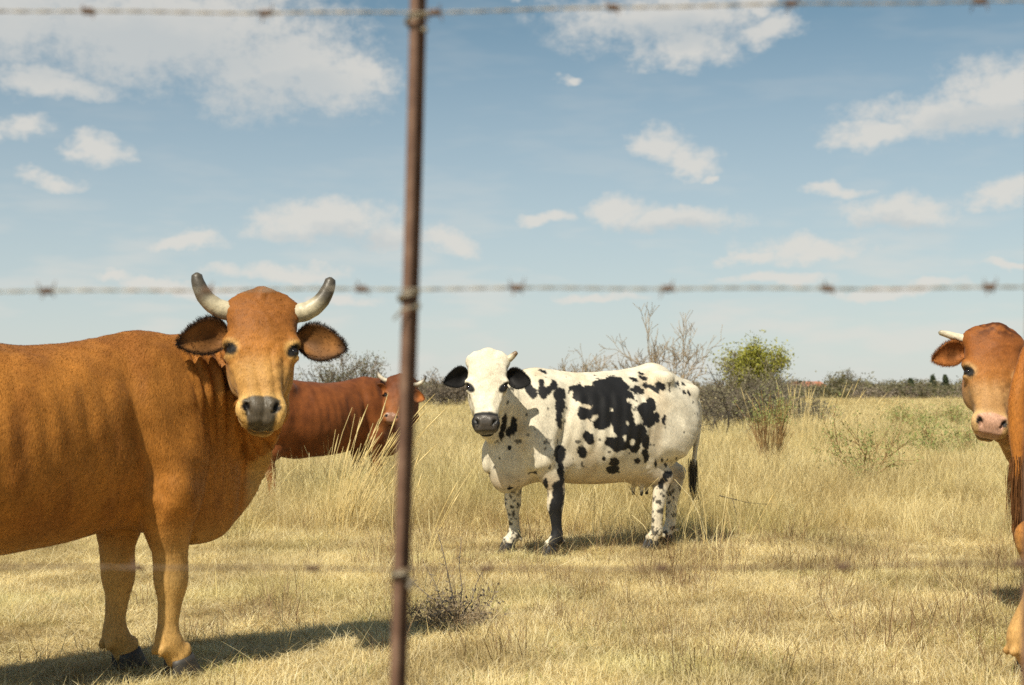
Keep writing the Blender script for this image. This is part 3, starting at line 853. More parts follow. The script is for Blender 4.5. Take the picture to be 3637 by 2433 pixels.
scatter("bush_belt", np.stack([bx, by, 0 * bx], axis=1), np.stack([0 * bx, 0 * bx, g.uniform(0, 6.28, len(bx))], axis=1), np.stack([sc_ * 1.2, sc_ * 1.2, sc_], axis=1), g.integers(0, 6, len(bx)), band, "belt of brown and grey bushes along the skyline", "bushes")

# a far farmhouse: only its low red roof shows over the bushes
hb = gpos(1846, 235)
house = empty("farmhouse", (hb[0], hb[1], 0), R(8))
m_wall, nt_, b_, _ = new_mat("plastered_wall"); b_.inputs['Base Color'].default_value = (0.55, 0.48, 0.38, 1)
n_ = N(nt_, 'ShaderNodeTexNoise', i_Scale=2.0); r_ = ramp(nt_, n_.outputs[0], [(0.3, (0.46, 0.40, 0.32)), (0.7, (0.60, 0.53, 0.43))]); nt_.links.new(r_.outputs[0], b_.inputs['Base Color'])
m_roof, nt_, b_, _ = new_mat("red_roof_sheet"); n_ = N(nt_, 'ShaderNodeTexWave', i_Scale=6.0, i_Distortion=1.0); r_ = ramp(nt_, n_.outputs[0], [(0.2, (0.34, 0.13, 0.07)), (0.8, (0.46, 0.20, 0.11))]); nt_.links.new(r_.outputs[0], b_.inputs['Base Color'])
def boxv(x0, x1, y0, y1, z0, z1):
    v = [(x, y, z) for x in (x0, x1) for y in (y0, y1) for z in (z0, z1)]
    return np.array(v, float), [(0, 1, 3, 2), (4, 6, 7, 5), (0, 4, 5, 1), (2, 3, 7, 6), (0, 2, 6, 4), (1, 5, 7, 3)]
mb = MB(); mb.add(*boxv(-2.6, 2.6, -2, 2, 0, 2.1)); mb.build("wall", m_wall, house, False)
mb = MB(); mb.add(np.array([(-3.0, -2.4, 2.05), (3.0, -2.4, 2.05), (3.0, 2.4, 2.05), (-3.0, 2.4, 2.05), (-2.4, 0, 2.95), (2.4, 0, 2.95)]), [(0, 1, 5, 4), (2, 3, 4, 5), (1, 2, 5), (3, 0, 4), (3, 2, 1, 0)]); mb.build("roof", m_roof, house, False)
m_pane, nt_, b_, _ = new_mat("window_pane"); b_.inputs['Base Color'].default_value = (0.04, 0.05, 0.06, 1); b_.inputs['Roughness'].default_value = 0.1
for wx in (-1.5, 1.2):
    mb = MB(); mb.add(*boxv(wx - 0.45, wx + 0.45, -2.04, -1.98, 0.9, 1.7)); mb.build("window", m_pane, house, False)
mb = MB(); mb.add(*boxv(-0.45, 0.35, -2.04, -1.98, 0.0, 1.85)); mb.build("door", m_roof, house, False)
tag(house, "far farmhouse with a low red roof among the skyline bushes", "house")

# dark dry weed by the fence post, tall straw tufts, fallen twig
wd = at(1035, 1440, 6.0)
weed = plant("dead_weed", "dark tangled dead weed on the ground right of the fence post", "weed", (wd[0], 6.15), 91, stems=26, height=0.26, spread=1.7, r=0.0035, levels=2, kids=5, wig=0.22, up=0.01, fork=0.7, rmin=0.0012, bark=BARK_TAN, leaf=LEAF_BROWN, nleaf=700, lsize=0.009, lspread=0.02, stem_name="stems", crown_name="foliage", frac=0.55)
g = np.random.default_rng(93); mb = MB()
for (dx, dz, L_) in [(-0.20, 0.20, 1), (-0.13, 0.27, 1), (0.03, 0.36, 1), (-0.07, 0.40, 1), (0.12, 0.22, 1)]:
    p0 = np.array([g.normal(scale=0.03), g.normal(scale=0.03), 0.02]); p1 = np.array([dx, g.normal(scale=0.05), dz])
    pts = np.array([p0, p0 * 0.6 + p1 * 0.4 + g.normal(scale=0.012, size=3), p0 * 0.3 + p1 * 0.7 + g.normal(scale=0.01, size=3), p1])
    mb.tube(pts, np.linspace(0.003, 0.0012, 4), 4)
    for t in np.linspace(0.25, 1, 9):
        q = p0 * (1 - t) + p1 * t
        mb.tube(np.array([q, q + g.normal(scale=0.014, size=3)]), np.array([0.0024, 0.001]), 3)
mb.build("stalk", BARK_GREY, weed)
def straw_tuft(px, Y, n, hgt, lean_x, seed, label, wid=0.10, bow=0.10):
    g = np.random.default_rng(seed); b = gpos(px, Y); root = empty("straw_tuft", (b[0], b[1], 0)); mb = MB()
    m2 = MB()
    for k in range(n):
        p0 = np.array([g.normal(scale=wid), g.normal(scale=wid), 0.0]); h2 = hgt * g.uniform(0.55, 1.05)
        ln = lean_x * g.uniform(0.3, 1.5)
        ts = np.linspace(0, 1, 6)
        pts = np.array([p0 + np.array([ln * t ** 1.6 * h2 + p0[0] * t, g.normal(scale=0.004) + p0[1] * t * 0.5, h2 * t - bow * 0.3 * max(t - 0.7, 0)]) for t in ts])
        mb.tube(pts, np.linspace(0.0028, 0.0016, 6), 4, cap=False)
        if g.random() < 0.7:
            d = pts[-1] - pts[-2]; m2.tube(np.array([pts[-2] + d * 0.2, pts[-2] + d * 0.7, pts[-1] + d * 0.4]), np.array([0.002, 0.0052, 0.0012]), 4, cap=False)
    mb.build("stems", MAT_STRAW, root); sh = m2.build("seed_heads", MAT_STRAW, root); sh["kind"] = "stuff"
    tag(root, label, "grass tuft", "tall straw tufts")
MAT_STRAW = bark_mat("straw_stem", (0.62, 0.47, 0.19), (0.76, 0.62, 0.32))
straw_tuft(806, 10.2, 34, 0.92, 0.42, 101, "tall straw tuft leaning right in front of the red-brown cow", 0.07)
straw_tuft(772, 10.6, 10, 0.80, 0.16, 102, "thin upright straw stems left of the leaning tuft", 0.05)
straw_tuft(1880, 24, 40, 1.15, 0.14, 103, "tall plumed grass clump right of the broom shrub", 0.35)
straw_tuft(1830, 21, 26, 1.05, 0.18, 104, "tall plumed grass just behind the broom shrub", 0.22)
straw_tuft(1620, 9.3, 7, 0.55, -0.1, 105, "few straw stems standing behind the spotted cow's tail", 0.10)
straw_tuft(955, 8.9, 8, 0.60, 0.25, 106, "few thin straw stems leaning right of the fence post", 0.10)
tw0 = gpos(1645, 10.6)
tw = empty("fallen_twig", (tw0[0], tw0[1], 0)); mb = MB()
mb.tube(np.array([[0, 0, 0.24], [0.10, 0, 0.215], [0.22, 0.01, 0.185], [0.36, 0.0, 0.175]]), np.array([0.004, 0.0035, 0.003, 0.002]), 5)
mb.tube(np.array([[0.10, 0, 0.215], [0.13, 0.02, 0.10], [0.12, 0.03, -0.01]]), np.array([0.003, 0.003, 0.003]), 5)
mb.tube(np.array([[0.30, 0, 0.178], [0.31, 0.02, 0.08], [0.30, 0.03, -0.01]]), np.array([0.002, 0.002, 0.002]), 5)
mb.build("branch", BARK_DARK, tw); tag(tw, "dark fallen twig caught in the grass right of the spotted cow", "twig")

# ------------------------------------------------------------------ cattle
def make_coat_mat(name, rough=0.62, hair_scale=1.0, streak=0.35, sheen=0.04):
    m, nt, b, out = new_mat(name)
    col = N(nt, 'ShaderNodeAttribute', attribute_name='coat')
    glo = N(nt, 'ShaderNodeAttribute', attribute_name='gloss')
    tc = N(nt, 'ShaderNodeTexCoord')
    mp = N(nt, 'ShaderNodeMapping'); mp.inputs['Scale'].default_value = (260 * hair_scale, 260 * hair_scale, 60 * hair_scale)
    mp.inputs['Rotation'].default_value = (0, R(25), 0)
    nt.links.new(tc.outputs['Object'], mp.inputs[0])
    n1 = N(nt, 'ShaderNodeTexNoise', i_Scale=1.0, i_Detail=3.0); nt.links.new(mp.outputs[0], n1.inputs['Vector'])
    n2 = N(nt, 'ShaderNodeTexNoise', i_Scale=14.0, i_Detail=5.0); nt.links.new(tc.outputs['Object'], n2.inputs['Vector'])
    r1 = ramp(nt, n1.outputs[0], [(0.25, (1 - streak,) * 3), (0.75, (1 + streak * 0.7,) * 3)])
    r2 = ramp(nt, n2.outputs[0], [(0.3, (0.82,) * 3), (0.7, (1.14,) * 3)])
    c = mix_rgb(nt, col.outputs['Color'], r1.outputs[0], 1.0, 'MULTIPLY')
    c = mix_rgb(nt, c, r2.outputs[0], 1.0, 'MULTIPLY')
    nt.links.new(c, b.inputs['Base Color'])
    mr = N(nt, 'ShaderNodeMapRange'); mr.inputs[3].default_value = rough; mr.inputs[4].default_value = 0.28
    nt.links.new(glo.outputs['Fac'], mr.inputs[0]); nt.links.new(mr.outputs[0], b.inputs['Roughness'])
    b.inputs['Specular IOR Level'].default_value = 0.22
    b.inputs['Sheen Weight'].default_value = sheen
    b.inputs['Sheen Roughness'].default_value = 0.45
    bp = N(nt, 'ShaderNodeBump', i_Strength=0.35, i_Distance=0.004)
    nt.links.new(n1.outputs[0], bp.inputs['Height']); nt.links.new(bp.outputs[0], b.inputs['Normal'])
    return m

def make_attr_mat(name, rough=0.5, bump=0.0, scale=80, spec=0.4, coat=0.0):
    m, nt, b, out = new_mat(name)
    col = N(nt, 'ShaderNodeAttribute', attribute_name='coat')
    tc = N(nt, 'ShaderNodeTexCoord')
    n1 = N(nt, 'ShaderNodeTexNoise', i_Scale=float(scale), i_Detail=4.0); nt.links.new(tc.outputs['Object'], n1.inputs['Vector'])
    r1 = ramp(nt, n1.outputs[0], [(0.3, (0.75,) * 3), (0.7, (1.15,) * 3)])
    c = mix_rgb(nt, col.outputs['Color'], r1.outputs[0], 1.0, 'MULTIPLY')
    nt.links.new(c, b.inputs['Base Color'])
    b.inputs['Roughness'].default_value = rough
    b.inputs['Specular IOR Level'].default_value = spec
    b.inputs['Coat Weight'].default_value = coat
    if bump:
        bp = N(nt, 'ShaderNodeBump', i_Strength=0.5, i_Distance=bump)
        nt.links.new(n1.outputs[0], bp.inputs['Height']); nt.links.new(bp.outputs[0], b.inputs['Normal'])
    return m

MAT_COAT = make_coat_mat("short_coat")
MAT_HAIR = make_attr_mat("loose_hair", 0.6, spec=0.16, scale=30)
MAT_FUR = make_attr_mat("short_fur", 0.75, spec=0.10, scale=30)
MAT_HORN = make_attr_mat("horn_keratin", 0.42, 0.004, 60, 0.4)
MAT_HOOF = make_attr_mat("hoof_keratin", 0.55, 0.002, 60)
MAT_EYE = make_attr_mat("wet_eye", 0.06, spec=0.6, scale=5)

HEAD_L = 0.53
#            s     half w  front  back
HEAD_PROF = [(-0.012, 0.100, 0.030, 0.055),
             (0.02, 0.126, 0.048, 0.088),
             (0.08, 0.130, 0.060, 0.105),
             (0.17, 0.127, 0.062, 0.125),
             (0.245, 0.124, 0.058, 0.145),
             (0.30, 0.108, 0.052, 0.150),
             (0.36, 0.089, 0.050, 0.128),
             (0.415, 0.073, 0.050, 0.104),
             (0.465, 0.078, 0.053, 0.092),
             (0.50, 0.081, 0.046, 0.080),
             (0.525, 0.070, 0.026, 0.064)]

def claw_mesh(side, length=0.11, width=0.045, height=0.07):
    """one half of a cloven hoof, toe forward along +x"""
    rings = []; a = np.linspace(0, 2 * np.pi, 12, endpoint=False)
    for k, t in enumerate(np.linspace(0, 1, 5)):
        z = height * t
        fl = length * (0.62 - 0.26 * t); bl = length * (0.42 - 0.10 * t); w = width * (0.5 - 0.06 * t)
        x = np.where(np.cos(a) > 0, np.cos(a) * fl, np.cos(a) * bl) - 0.014 * t
        y = np.sin(a) * w * (1 - 0.25 * np.clip(np.cos(a), 0, 1)) + side * width * 0.53
        rings.append(np.stack([x, y, np.full(12, z) + (0.012 * np.cos(a) * t)], axis=1))
    f = [(k * 12 + j, k * 12 + (j + 1) % 12, (k + 1) * 12 + (j + 1) % 12, (k + 1) * 12 + j) for k in range(4) for j in range(12)]
    f += [tuple(range(11, -1, -1)), tuple(48 + j for j in range(12))]
    return np.concatenate(rings), f

def strands_mesh(name, P, D, L, W, cols, mat, parent, bend=0.3, seg=1, nrm=None):
    """hair: thin tapering blades rooted at P, direction D, length L, width W; sagging by bend"""
    n = len(P)
    side = np.cross(D, nrm if nrm is not None else np.random.default_rng(3).normal(size=(n, 3))); side /= np.linalg.norm(side, axis=1)[:, None] + 1e-9
    if seg == 1:
        V = np.stack([P - side * W[:, None] / 2, P + side * W[:, None] / 2, P + D * L[:, None]], axis=1).reshape(-1, 3)
        F = np.arange(n * 3, dtype=np.int32).reshape(-1, 3)
        cc = np.repeat(cols, 3, axis=0)
    else:
        ring = []
        for k in range(seg + 1):
            t = k / seg
            q = P + D * (L * t)[:, None]; q[:, 2] -= bend * L * t * t
            w = (W * (1 - 0.85 * t))[:, None] / 2
            ring += [q - side * w, q + side * w]
        V = np.stack(ring, axis=1); k2 = 2 * (seg + 1)
        V = V.reshape(-1, 3)
        base = (np.arange(n) * k2)[:, None]
        F = np.concatenate([base + np.array([2 * k, 2 * k + 1, 2 * k + 3, 2 * k + 2]) for k in range(seg)]).astype(np.int32)
        cc = np.repeat(cols, k2, axis=0)
    o = mesh_obj(name, V, F, mat, parent, smooth=False)
    set_color(o, cc); o["kind"] = "stuff"
    return o

def make_ear(parent, frame, root, tip_dir, face_dir, length, width, cup, outer, inner, rim, hair=0, hair_col=None, hair_len=0.022):
    """cupped leaf-shaped ear with thickness; frame maps head-local to cow-local"""
    tip = np.asarray(tip_dir, float); tip /= np.linalg.norm(tip)
    fd = np.asarray(face_dir, float); fd -= tip * fd.dot(tip); fd /= np.linalg.norm(fd)
    up = np.cross(fd, tip)
    nu, nv = 15, 11
    def surf(u, v, off):
        wd = width * 0.5 * np.clip(np.sin(np.pi * np.clip(u, 0, 1) ** 0.80), 0, 1) ** 0.72 * (1 + 0.10 * v)
        wd = np.maximum(wd, width * 0.5 * 0.36 * (1 - sstep(0.0, 0.5, u)))
        c = cup * (1 - v * v) * (0.35 + 0.65 * np.sin(np.pi * np.clip(u, 0, 1) ** 0.6)) * (1 - 0.5 * u)
        return (np.asarray(root) + np.outer(u * length, tip) + np.outer(v * wd, up) - np.outer(c - cup * 0.5, fd) + np.outer(off * (1 - 0.6 * np.abs(v) ** 4) * np.ones_like(u), fd)
                + np.outer(0.05 * u * u * length / 0.18, np.array([0, 1.0, 0])))
    U, Vv = np.meshgrid(np.linspace(0, 1, nu), np.linspace(-1, 1, nv), indexing='ij')
    u, v = U.ravel(), Vv.ravel()
    A = surf(u, v, 0.004); B = surf(u, v, -0.006)
    vs = np.concatenate([A, B]); f = []
    nn = nu * nv
    for i in range(nu - 1):
        for j in range(nv - 1):
            a = i * nv + j
            f.append((a, a + 1, a + nv + 1, a + nv)); f.append((nn + a, nn + a + nv, nn + a + nv + 1, nn + a + 1))
    for i in range(nu - 1):
        for j in (0, nv - 1):
            a = i * nv + j
            q = (a, a + nv, nn + a + nv, nn + a); f.append(q if j == 0 else q[::-1])
    a0 = (nu - 1) * nv
    for j in range(nv - 1): f.append((a0 + j, a0 + j + 1, nn + a0 + j + 1, nn + a0 + j))
    edge = np.clip(np.maximum(np.abs(v) ** 3, sstep(0.72, 1.0, u)), 0, 1)[:, None]
    noise = fbm(A.astype(np.float32), 45, 5)[:, None] * 0.25
    ci = np.asarray(inner) * (1 + noise * 1.5); ci = ci * (1 - edge) + np.asarray(rim) * edge
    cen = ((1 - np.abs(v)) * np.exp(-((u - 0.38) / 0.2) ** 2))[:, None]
    ci = ci * (1 - 0.6 * cen)                       # darker around the middle of the cup
    co = np.asarray(outer) * (1 + noise); co = co * (1 - edge * 0.5) + np.asarray(rim) * edge * 0.5
    W = np.asarray(frame)
    X = vs @ W[:3, :3].T + W[:3, 3]
    o = mesh_obj("ear", X, f, MAT_HAIR, parent)
    set_color(o, np.clip(np.concatenate([ci, co]), 0.003, 1))
    if hair:
        r2 = np.random.default_rng(11)
        uu = r2.uniform(0.05, 1, hair); vv = np.where(r2.random(hair) < 0.86, np.sign(r2.normal(size=hair)) * r2.uniform(0.75, 1, hair), r2.uniform(-1, 1, hair))
        Pq = surf(uu, vv, 0.0035)
        D = np.outer(0.55 * np.ones(hair), tip) + np.outer(vv * 0.7, up) + np.outer(r2.uniform(0.1, 0.5, hair), fd) + r2.normal(scale=0.3, size=(hair, 3))
        D /= np.linalg.norm(D, axis=1)[:, None]
        Pw = Pq @ W[:3, :3].T + W[:3, 3]; Dw = D @ W[:3, :3].T
        e = np.clip(np.maximum(np.abs(vv) ** 3, sstep(0.75, 1, uu)), 0, 1)[:, None]
        hc = np.asarray(hair_col if hair_col is not None else inner)
        cc = (hc * (1 - e) + np.asarray(rim) * e) * r2.uniform(0.6, 1.35, (hair, 1))
        strands_mesh("ear_hair", Pw, Dw, r2.uniform(0.5, 1.0, hair) * hair_len, np.full(hair, 0.0016), np.clip(cc, 0, 1), MAT_HAIR, o)
    return o

def make_horn(parent, frame, pts, r0, col_base, col_tip, split=0.5):
    P = catmull(np.asarray(pts, float), 18)
    W = np.asarray(frame); P = P @ W[:3, :3].T + W[:3, 3]
    t = np.linspace(0, 1, 18)
    rad = r0 * (1 - 0.52 * t ** 1.5) * (1 + 0.035 * np.sin(t * 38) * (1 - t)) * np.where(t > 0.93, np.sqrt(np.clip(1 - ((t - 0.93) / 0.075) ** 2, 0.02, 1)), 1)
    k = sstep(split - 0.16, split + 0.16, t)[:, None]
    col = np.asarray(col_base) * (1 - k) + np.asarray(col_tip) * k
    mb = MB(); mb.tube(P, rad, 14, col)
    return mb.build("horn", MAT_HORN, parent)

def whorl(hl, hs):
    """hair licks that radiate from the middle of the forehead"""
    r = np.sqrt(hl ** 2 + (hs - 0.075) ** 2); an = np.arctan2(hl, hs - 0.075)
    P = np.stack([np.cos(an) * 1.0, np.sin(an) * 1.0, r * 14], axis=1)
    return fbm(P, (5.5, 5.5, 1.0), 91, 2) * np.exp(-((r - 0.05) / 0.055) ** 2)

def make_cow(name, W, heading, prof, poll, f_dir, n_dir, fore, hind, coat_fn, h=0.008, head_k=1.0, neck_mid=None, neck_fold=0.0,
             horns=None, ears=None, tail=None, udder=False, dewlap=1.0, fur=0, eye_col=(0.012, 0.008, 0.006), hoof_col=(0.05, 0.045, 0.04), tail_col=None,
             neck_r=1.0, extra=None, switch=True, leg_k=1.0, scale=1.0, switch_w=0.06, switch_n=600, neck_d=1.0, tail_r=0.017, rib=0.0018, bony=0.7):
    root = empty(name, W, heading)
    root.scale = (scale,) * 3
    f = np.asarray(f_dir, float); f /= np.linalg.norm(f)
    nrm = np.asarray(n_dir, float); nrm -= f * nrm.dot(f); nrm /= np.linalg.norm(nrm)
    lat = np.cross(nrm, f)                              # towards the animal's left
    poll = np.asarray(poll, float)
    HM = np.eye(4); HM[:3, 0] = lat * head_k; HM[:3, 1] = f * head_k; HM[:3, 2] = nrm * head_k; HM[:3, 3] = poll
    hp = lambda l, s, q: poll + head_k * (lat * l + f * s + nrm * q)      # lateral, along, out of the forehead
    # ----- volume
    lo = np.minimum.reduce([poll - 0.2, hp(0, HEAD_L, 0) - 0.15, [prof[0][0] - 0.2, -0.45, -0.02]])
    hi = np.maximum.reduce([poll + 0.2, hp(0, HEAD_L, 0) + 0.15, [prof[-1][0] + 0.15, 0.45, 1.35]])
    fld = Field(lo, hi, h)
    def skin(X):
        x, y, z = X[:, 0], X[:, 1], X[:, 2]
        d = (0.012 * fbm(X, 4.5, 3, 2) + 0.004 * fbm(X, (16, 16, 7), 4, 2)) * sstep(0.3, 0.6, z)
        side = sstep(0.10, 0.16, np.abs(y))
        # crease behind the shoulder down to the elbow, and the blade in front of it
        cx = -0.165 + 0.10 * sstep(1.05, 0.60, z) + 0.02 * fbm(X, 5, 24, 2)
        zone = sstep(0.55, 0.66, z) * sstep(1.16, 1.0, z) * side
        d = d - 0.016 * np.exp(-((x - cx) / 0.032) ** 2) * zone + 0.010 * np.exp(-((x - cx - 0.075) / 0.045) ** 2) * zone
        # ribs, hollow of the flank in front of the hip bone, hollow between hip and pin bone
        d = d + rib * np.sin((x + 0.12 * (z - 0.9)) * 2 * np.pi / 0.085) * sstep(xr + 0.42, xr + 0.62, x) * sstep(-0.10, -0.22, x) * sstep(0.62, 0.74, z) * sstep(1.10, 1.0, z) * side
        tz = np.interp(x, A_[:, 0], A_[:, 1])
        d = d - bony * 0.030 * np.exp(-((x - (xr + 0.50)) / 0.085) ** 2 - ((z - (tz - 0.13)) / 0.085) ** 2) * side
        d = d - bony * 0.022 * np.exp(-((x - (xr + 0.20)) / 0.075) ** 2 - ((z - (tz - 0.13)) / 0.08) ** 2) * sstep(0.06, 0.12, np.abs(y))
        # loose skin in front of the shoulder
        fz = sstep(0.06, 0.16, x) * sstep(0.62, 0.74, z) * sstep(1.22, 1.08, z) * sstep(0.05, 0.10, np.abs(y))
        ph = (x - 0.10 * (z - 0.9)) / 0.046 + 0.7 * fbm(X, (4, 4, 1.6), 27, 2)
        d = d + (0.25 + neck_fold * 18) * 0.009 * (np.abs(np.sin(np.pi * ph)) ** 0.6 - 0.65) * fz * (0.7 + 0.6 * fbm(X, (9, 9, 3), 28, 2))
        return d
    A_ = np.array(prof); xr = prof[0][0]
    fld.add(Torso(prof), 0.02)
    A = np.array(prof); topz = lambda x: float(np.interp(x, A[:, 0], A[:, 1])); botz = lambda x: float(np.interp(x, A[:, 0], A[:, 2]))
    xr = prof[0][0]
    for sgn, (fx, fy) in zip((1, -1), fore):
        ux = fx * 0.35
        fld.add(Sweep([(-0.09, sgn * 0.09, 1.08), (-0.02, sgn * 0.135, 0.92), (0.035, sgn * 0.155, 0.77), (0.005, sgn * 0.16, 0.62)],
                      [0.055, 0.070, 0.078, 0.074], [0.13, 0.14, 0.12, 0.11], up=(1, 0, 0), n=10), 0.06)
        k = leg_k
        fld.add(Sweep([(0.02 + ux, sgn * 0.155, 0.66), (0.0 + fx * 0.5, fy * 0.5 + sgn * 0.075, 0.56), (fx, fy, 0.44), (fx + 0.005, fy, 0.335), (fx + 0.002, fy, 0.265),
                       (fx - 0.006, fy, 0.19), (fx - 0.004, fy, 0.13), (fx + 0.020, fy, 0.095), (fx + 0.036, fy, 0.078)],
                      np.array([0.078, 0.072, 0.049, 0.053, 0.036, 0.029, 0.042, 0.040, 0.046]) * k,
                      np.array([0.105, 0.094, 0.059, 0.060, 0.042, 0.036, 0.048, 0.043, 0.050]) * k, up=(1, 0, 0), n=26), 0.035)
        fld.add(Ball((fx - 0.045, fy * 0.55 + sgn * 0.075, 0.60), (0.05, 0.035, 0.05)), 0.05)          # point of the elbow
        for q in (-1, 1): fld.add(Ball((fx - 0.045, fy + q * 0.022, 0.098), (0.013, 0.012, 0.017)), 0.016)  # dewclaws
    for sgn, hh_ in zip((1, -1), hind):
        fx, fy = hh_[0], hh_[1]; ho = hh_[2] if len(hh_) > 2 else 0.0
        k = leg_k
        fld.add(Sweep([(xr + 0.30, sgn * 0.13, 1.0), (xr + 0.27, sgn * 0.16, 0.84), (xr + 0.31, sgn * 0.165, 0.70)], [0.10, 0.105, 0.085], [0.20, 0.21, 0.14], up=(1, 0, 0), n=10), 0.09)
        fld.add(Sweep([(xr + 0.32, sgn * 0.16, 0.76), (fx + 0.07 + ho, (fy + sgn * 0.16) / 2, 0.60), (fx - 0.045 + ho, fy, 0.475), (fx - 0.035 + ho, fy, 0.40), (fx - 0.012 + ho * 0.6, fy, 0.28), (fx - 0.004, fy, 0.17), (fx, fy, 0.13),
                       (fx + 0.022, fy, 0.095), (fx + 0.038, fy, 0.078)],
                      np.array([0.09, 0.062, 0.045, 0.042, 0.035, 0.035, 0.043, 0.040, 0.048]) * k,
                      np.array([0.14, 0.095, 0.066, 0.060, 0.044, 0.040, 0.047, 0.043, 0.050]) * k, up=(1, 0, 0), n=26), 0.05)
        fld.add(Ball((fx - 0.095 + ho, fy, 0.505), (0.028, 0.026, 0.035)), 0.05)                               # hock
        for q in (-1, 1): fld.add(Ball((fx - 0.043, fy + q * 0.022, 0.098), (0.013, 0.012, 0.017)), 0.016)
        fld.add(Ball((xr + 0.36, sgn * 0.19, topz(xr + 0.36) - 0.095), (0.07, 0.04, 0.04)), 0.10)         # hook bone
        fld.add(Ball((xr + 0.06, sgn * 0.10, topz(xr + 0.06) - 0.06), (0.05, 0.04, 0.05)), 0.07)          # pin bone
    # neck
    nb = hp(0, 0.09, -0.085); nb2 = hp(0, 0.14, -0.02)
    mid = neck_mid if neck_mid is not None else [(0.22, 0, 0.98)]
    pts = [(-0.02, 0, 0.96)] + list(mid) + [nb, nb2]
    m = len(pts)
    upv = [(0, 0, 1)] * (m - 2) + [tuple(-f * 0.8 + np.array([0, 0, 0.4])), tuple(-f)]
    rd_k = neck_d
    rs = np.concatenate([[0.175], np.linspace(0.165, 0.13, m - 3), [0.105, 0.085]]) * neck_r
    ru = np.concatenate([[0.245], np.linspace(0.245, 0.20, m - 3), [0.14, 0.09]]) * neck_r
    rd = np.concatenate([[0.32], np.linspace(0.34, 0.28, m - 3), [0.19, 0.11]]) * neck_r * rd_k
    def fold(arc, cs, cu, X):
        if neck_fold <= 0: return 0
        ph = arc * 36 + 0.8 * fbm(X, (4, 4, 2), 9, 2) + cu * 0.5
        w = np.abs(np.sin(ph * np.pi * 0.5)) ** 0.45
        g = sstep(0.08, 0.22, arc) * sstep(1.0, 0.5, cu) * sstep(-1.3, -0.8, cu)
        amp = 0.6 + 0.5 * fbm(X, (7, 7, 3), 19, 2)
        return neck_fold * (w - 0.75) * g * amp * sstep(0.1, 0.6, np.abs(cs))
    neck = Sweep(pts, rs, ru, rd, up=upv, n=24, p=2.1, taper=0.5)
    fld.add(neck, 0.07)
    if dewlap > 0:
        th = hp(0, 0.30, -0.13)
        q = np.array([th, (th * 0.45 + np.array([0.47, -0.02, 0.74]) * 0.55), (0.46, -0.01, 0.72), (0.41, 0, 0.60), (0.31, 0, 0.51), (0.18, 0, 0.47)])
        fld.add(Sweep(q, [0.022, 0.018, 0.018, 0.022, 0.05, 0.07], [0.06, 0.13, 0.15, 0.14, 0.10, 0.06], np.array([0.02, 0.055, 0.075, 0.055, 0.03, 0.02]) * dewlap, up=(-0.85, 0, 0.5), n=18), 0.025)
    # head
    S_ = np.array(HEAD_PROF)
    pts = [hp(0, s, 0) for s in S_[:, 0]]
    fld.add(Sweep(pts, S_[:, 1] * head_k, S_[:, 2] * head_k, S_[:, 3] * head_k, up=nrm, n=40, p=2.35, cap=0.5), 0.03)
    hk = head_k; AX = np.stack([lat, f, nrm])
    fld.add(Ball(hp(0, -0.006, 0.0), np.array([0.055, 0.040, 0.055]) * hk, AX), 0.03 * hk)                # poll
    for sg in (-1, 1):
        fld.add(Ball(hp(sg * 0.116, 0.202, 0.018), np.array([0.028, 0.024, 0.030]) * hk, AX), 0.03 * hk)   # brow
        fld.add(Ball(hp(sg * 0.116, 0.262, 0.012), np.array([0.020, 0.016, 0.022]) * hk, AX), 0.02 * hk)   # lower lid
        fld.add(Ball(hp(sg * 0.108, 0.05, -0.01), np.array([0.036, 0.034, 0.036]) * hk, AX), 0.03 * hk)    # horn root
        fld.add(Ball(hp(sg * 0.074, 0.29, -0.08), np.array([0.042, 0.085, 0.06]) * hk, AX), 0.04 * hk)    # cheek
        fld.add(Ball(hp(sg * 0.050, 0.478, 0.014), np.array([0.032, 0.030, 0.032]) * hk, AX), 0.025 * hk)  # nostril wing
        fld.sub(Ball(hp(sg * 0.092, 0.345, 0.060), np.array([0.030, 0.065, 0.028]) * hk, AX), 0.035 * hk)  # hollow beside the nose bone
        fld.sub(Ball(hp(sg * 0.130, 0.238, 0.012), np.array([0.016, 0.017, 0.022]) * hk, AX), 0.008 * hk)  # eye socket
        fld.sub(Sweep([hp(sg * 0.040, 0.506, 0.030), hp(sg * 0.055, 0.488, 0.043), hp(sg * 0.070, 0.474, 0.040)], [0.007 * hk, 0.011 * hk, 0.007 * hk], [0.010 * hk, 0.013 * hk, 0.008 * hk], n=6), 0.006 * hk)
    fld.add(Sweep([hp(0, 0.30, -0.125), hp(0, 0.40, -0.108), hp(0, 0.48, -0.094), hp(0, 0.512, -0.080)], np.array([0.05, 0.046, 0.052, 0.045]) * hk, np.array([0.04, 0.035, 0.032, 0.026]) * hk, up=nrm, n=10), 0.012 * hk)
    if udder:
        ux = xr + 0.40
        fld.add(Ball((ux, 0, botz(ux) + 0.035), (0.14, 0.12, 0.10)), 0.05)
        for dx in (-0.055, 0.055):
            for dy in (-0.05, 0.05):
                fld.add(Sweep([(ux + dx, dy, botz(ux) - 0.04), (ux + dx, dy, botz(ux) - 0.075), (ux + dx, dy, botz(ux) - 0.115)], [0.017, 0.013, 0.011], [0.017, 0.013, 0.011], up=(1, 0, 0), n=6), 0.015)
    tl = tail if tail is not None else [(xr + 0.10, 0, topz(xr + 0.1) - 0.03), (xr - 0.01, 0, topz(xr) + 0.03), (xr - 0.05, 0, 0.90), (xr - 0.04, 0, 0.70), (xr - 0.035, 0, 0.52)]
    mt = len(tl)
    fld.add(Sweep(tl, np.linspace(0.042, tail_r, mt), np.linspace(0.042, tail_r, mt), up=(1, 0, 0), n=20), 0.035)
    if extra: extra(fld, hp)
    V, Q = fld.mesh()
    VN = vert_normals(V, Q)
    nd = skin(V)
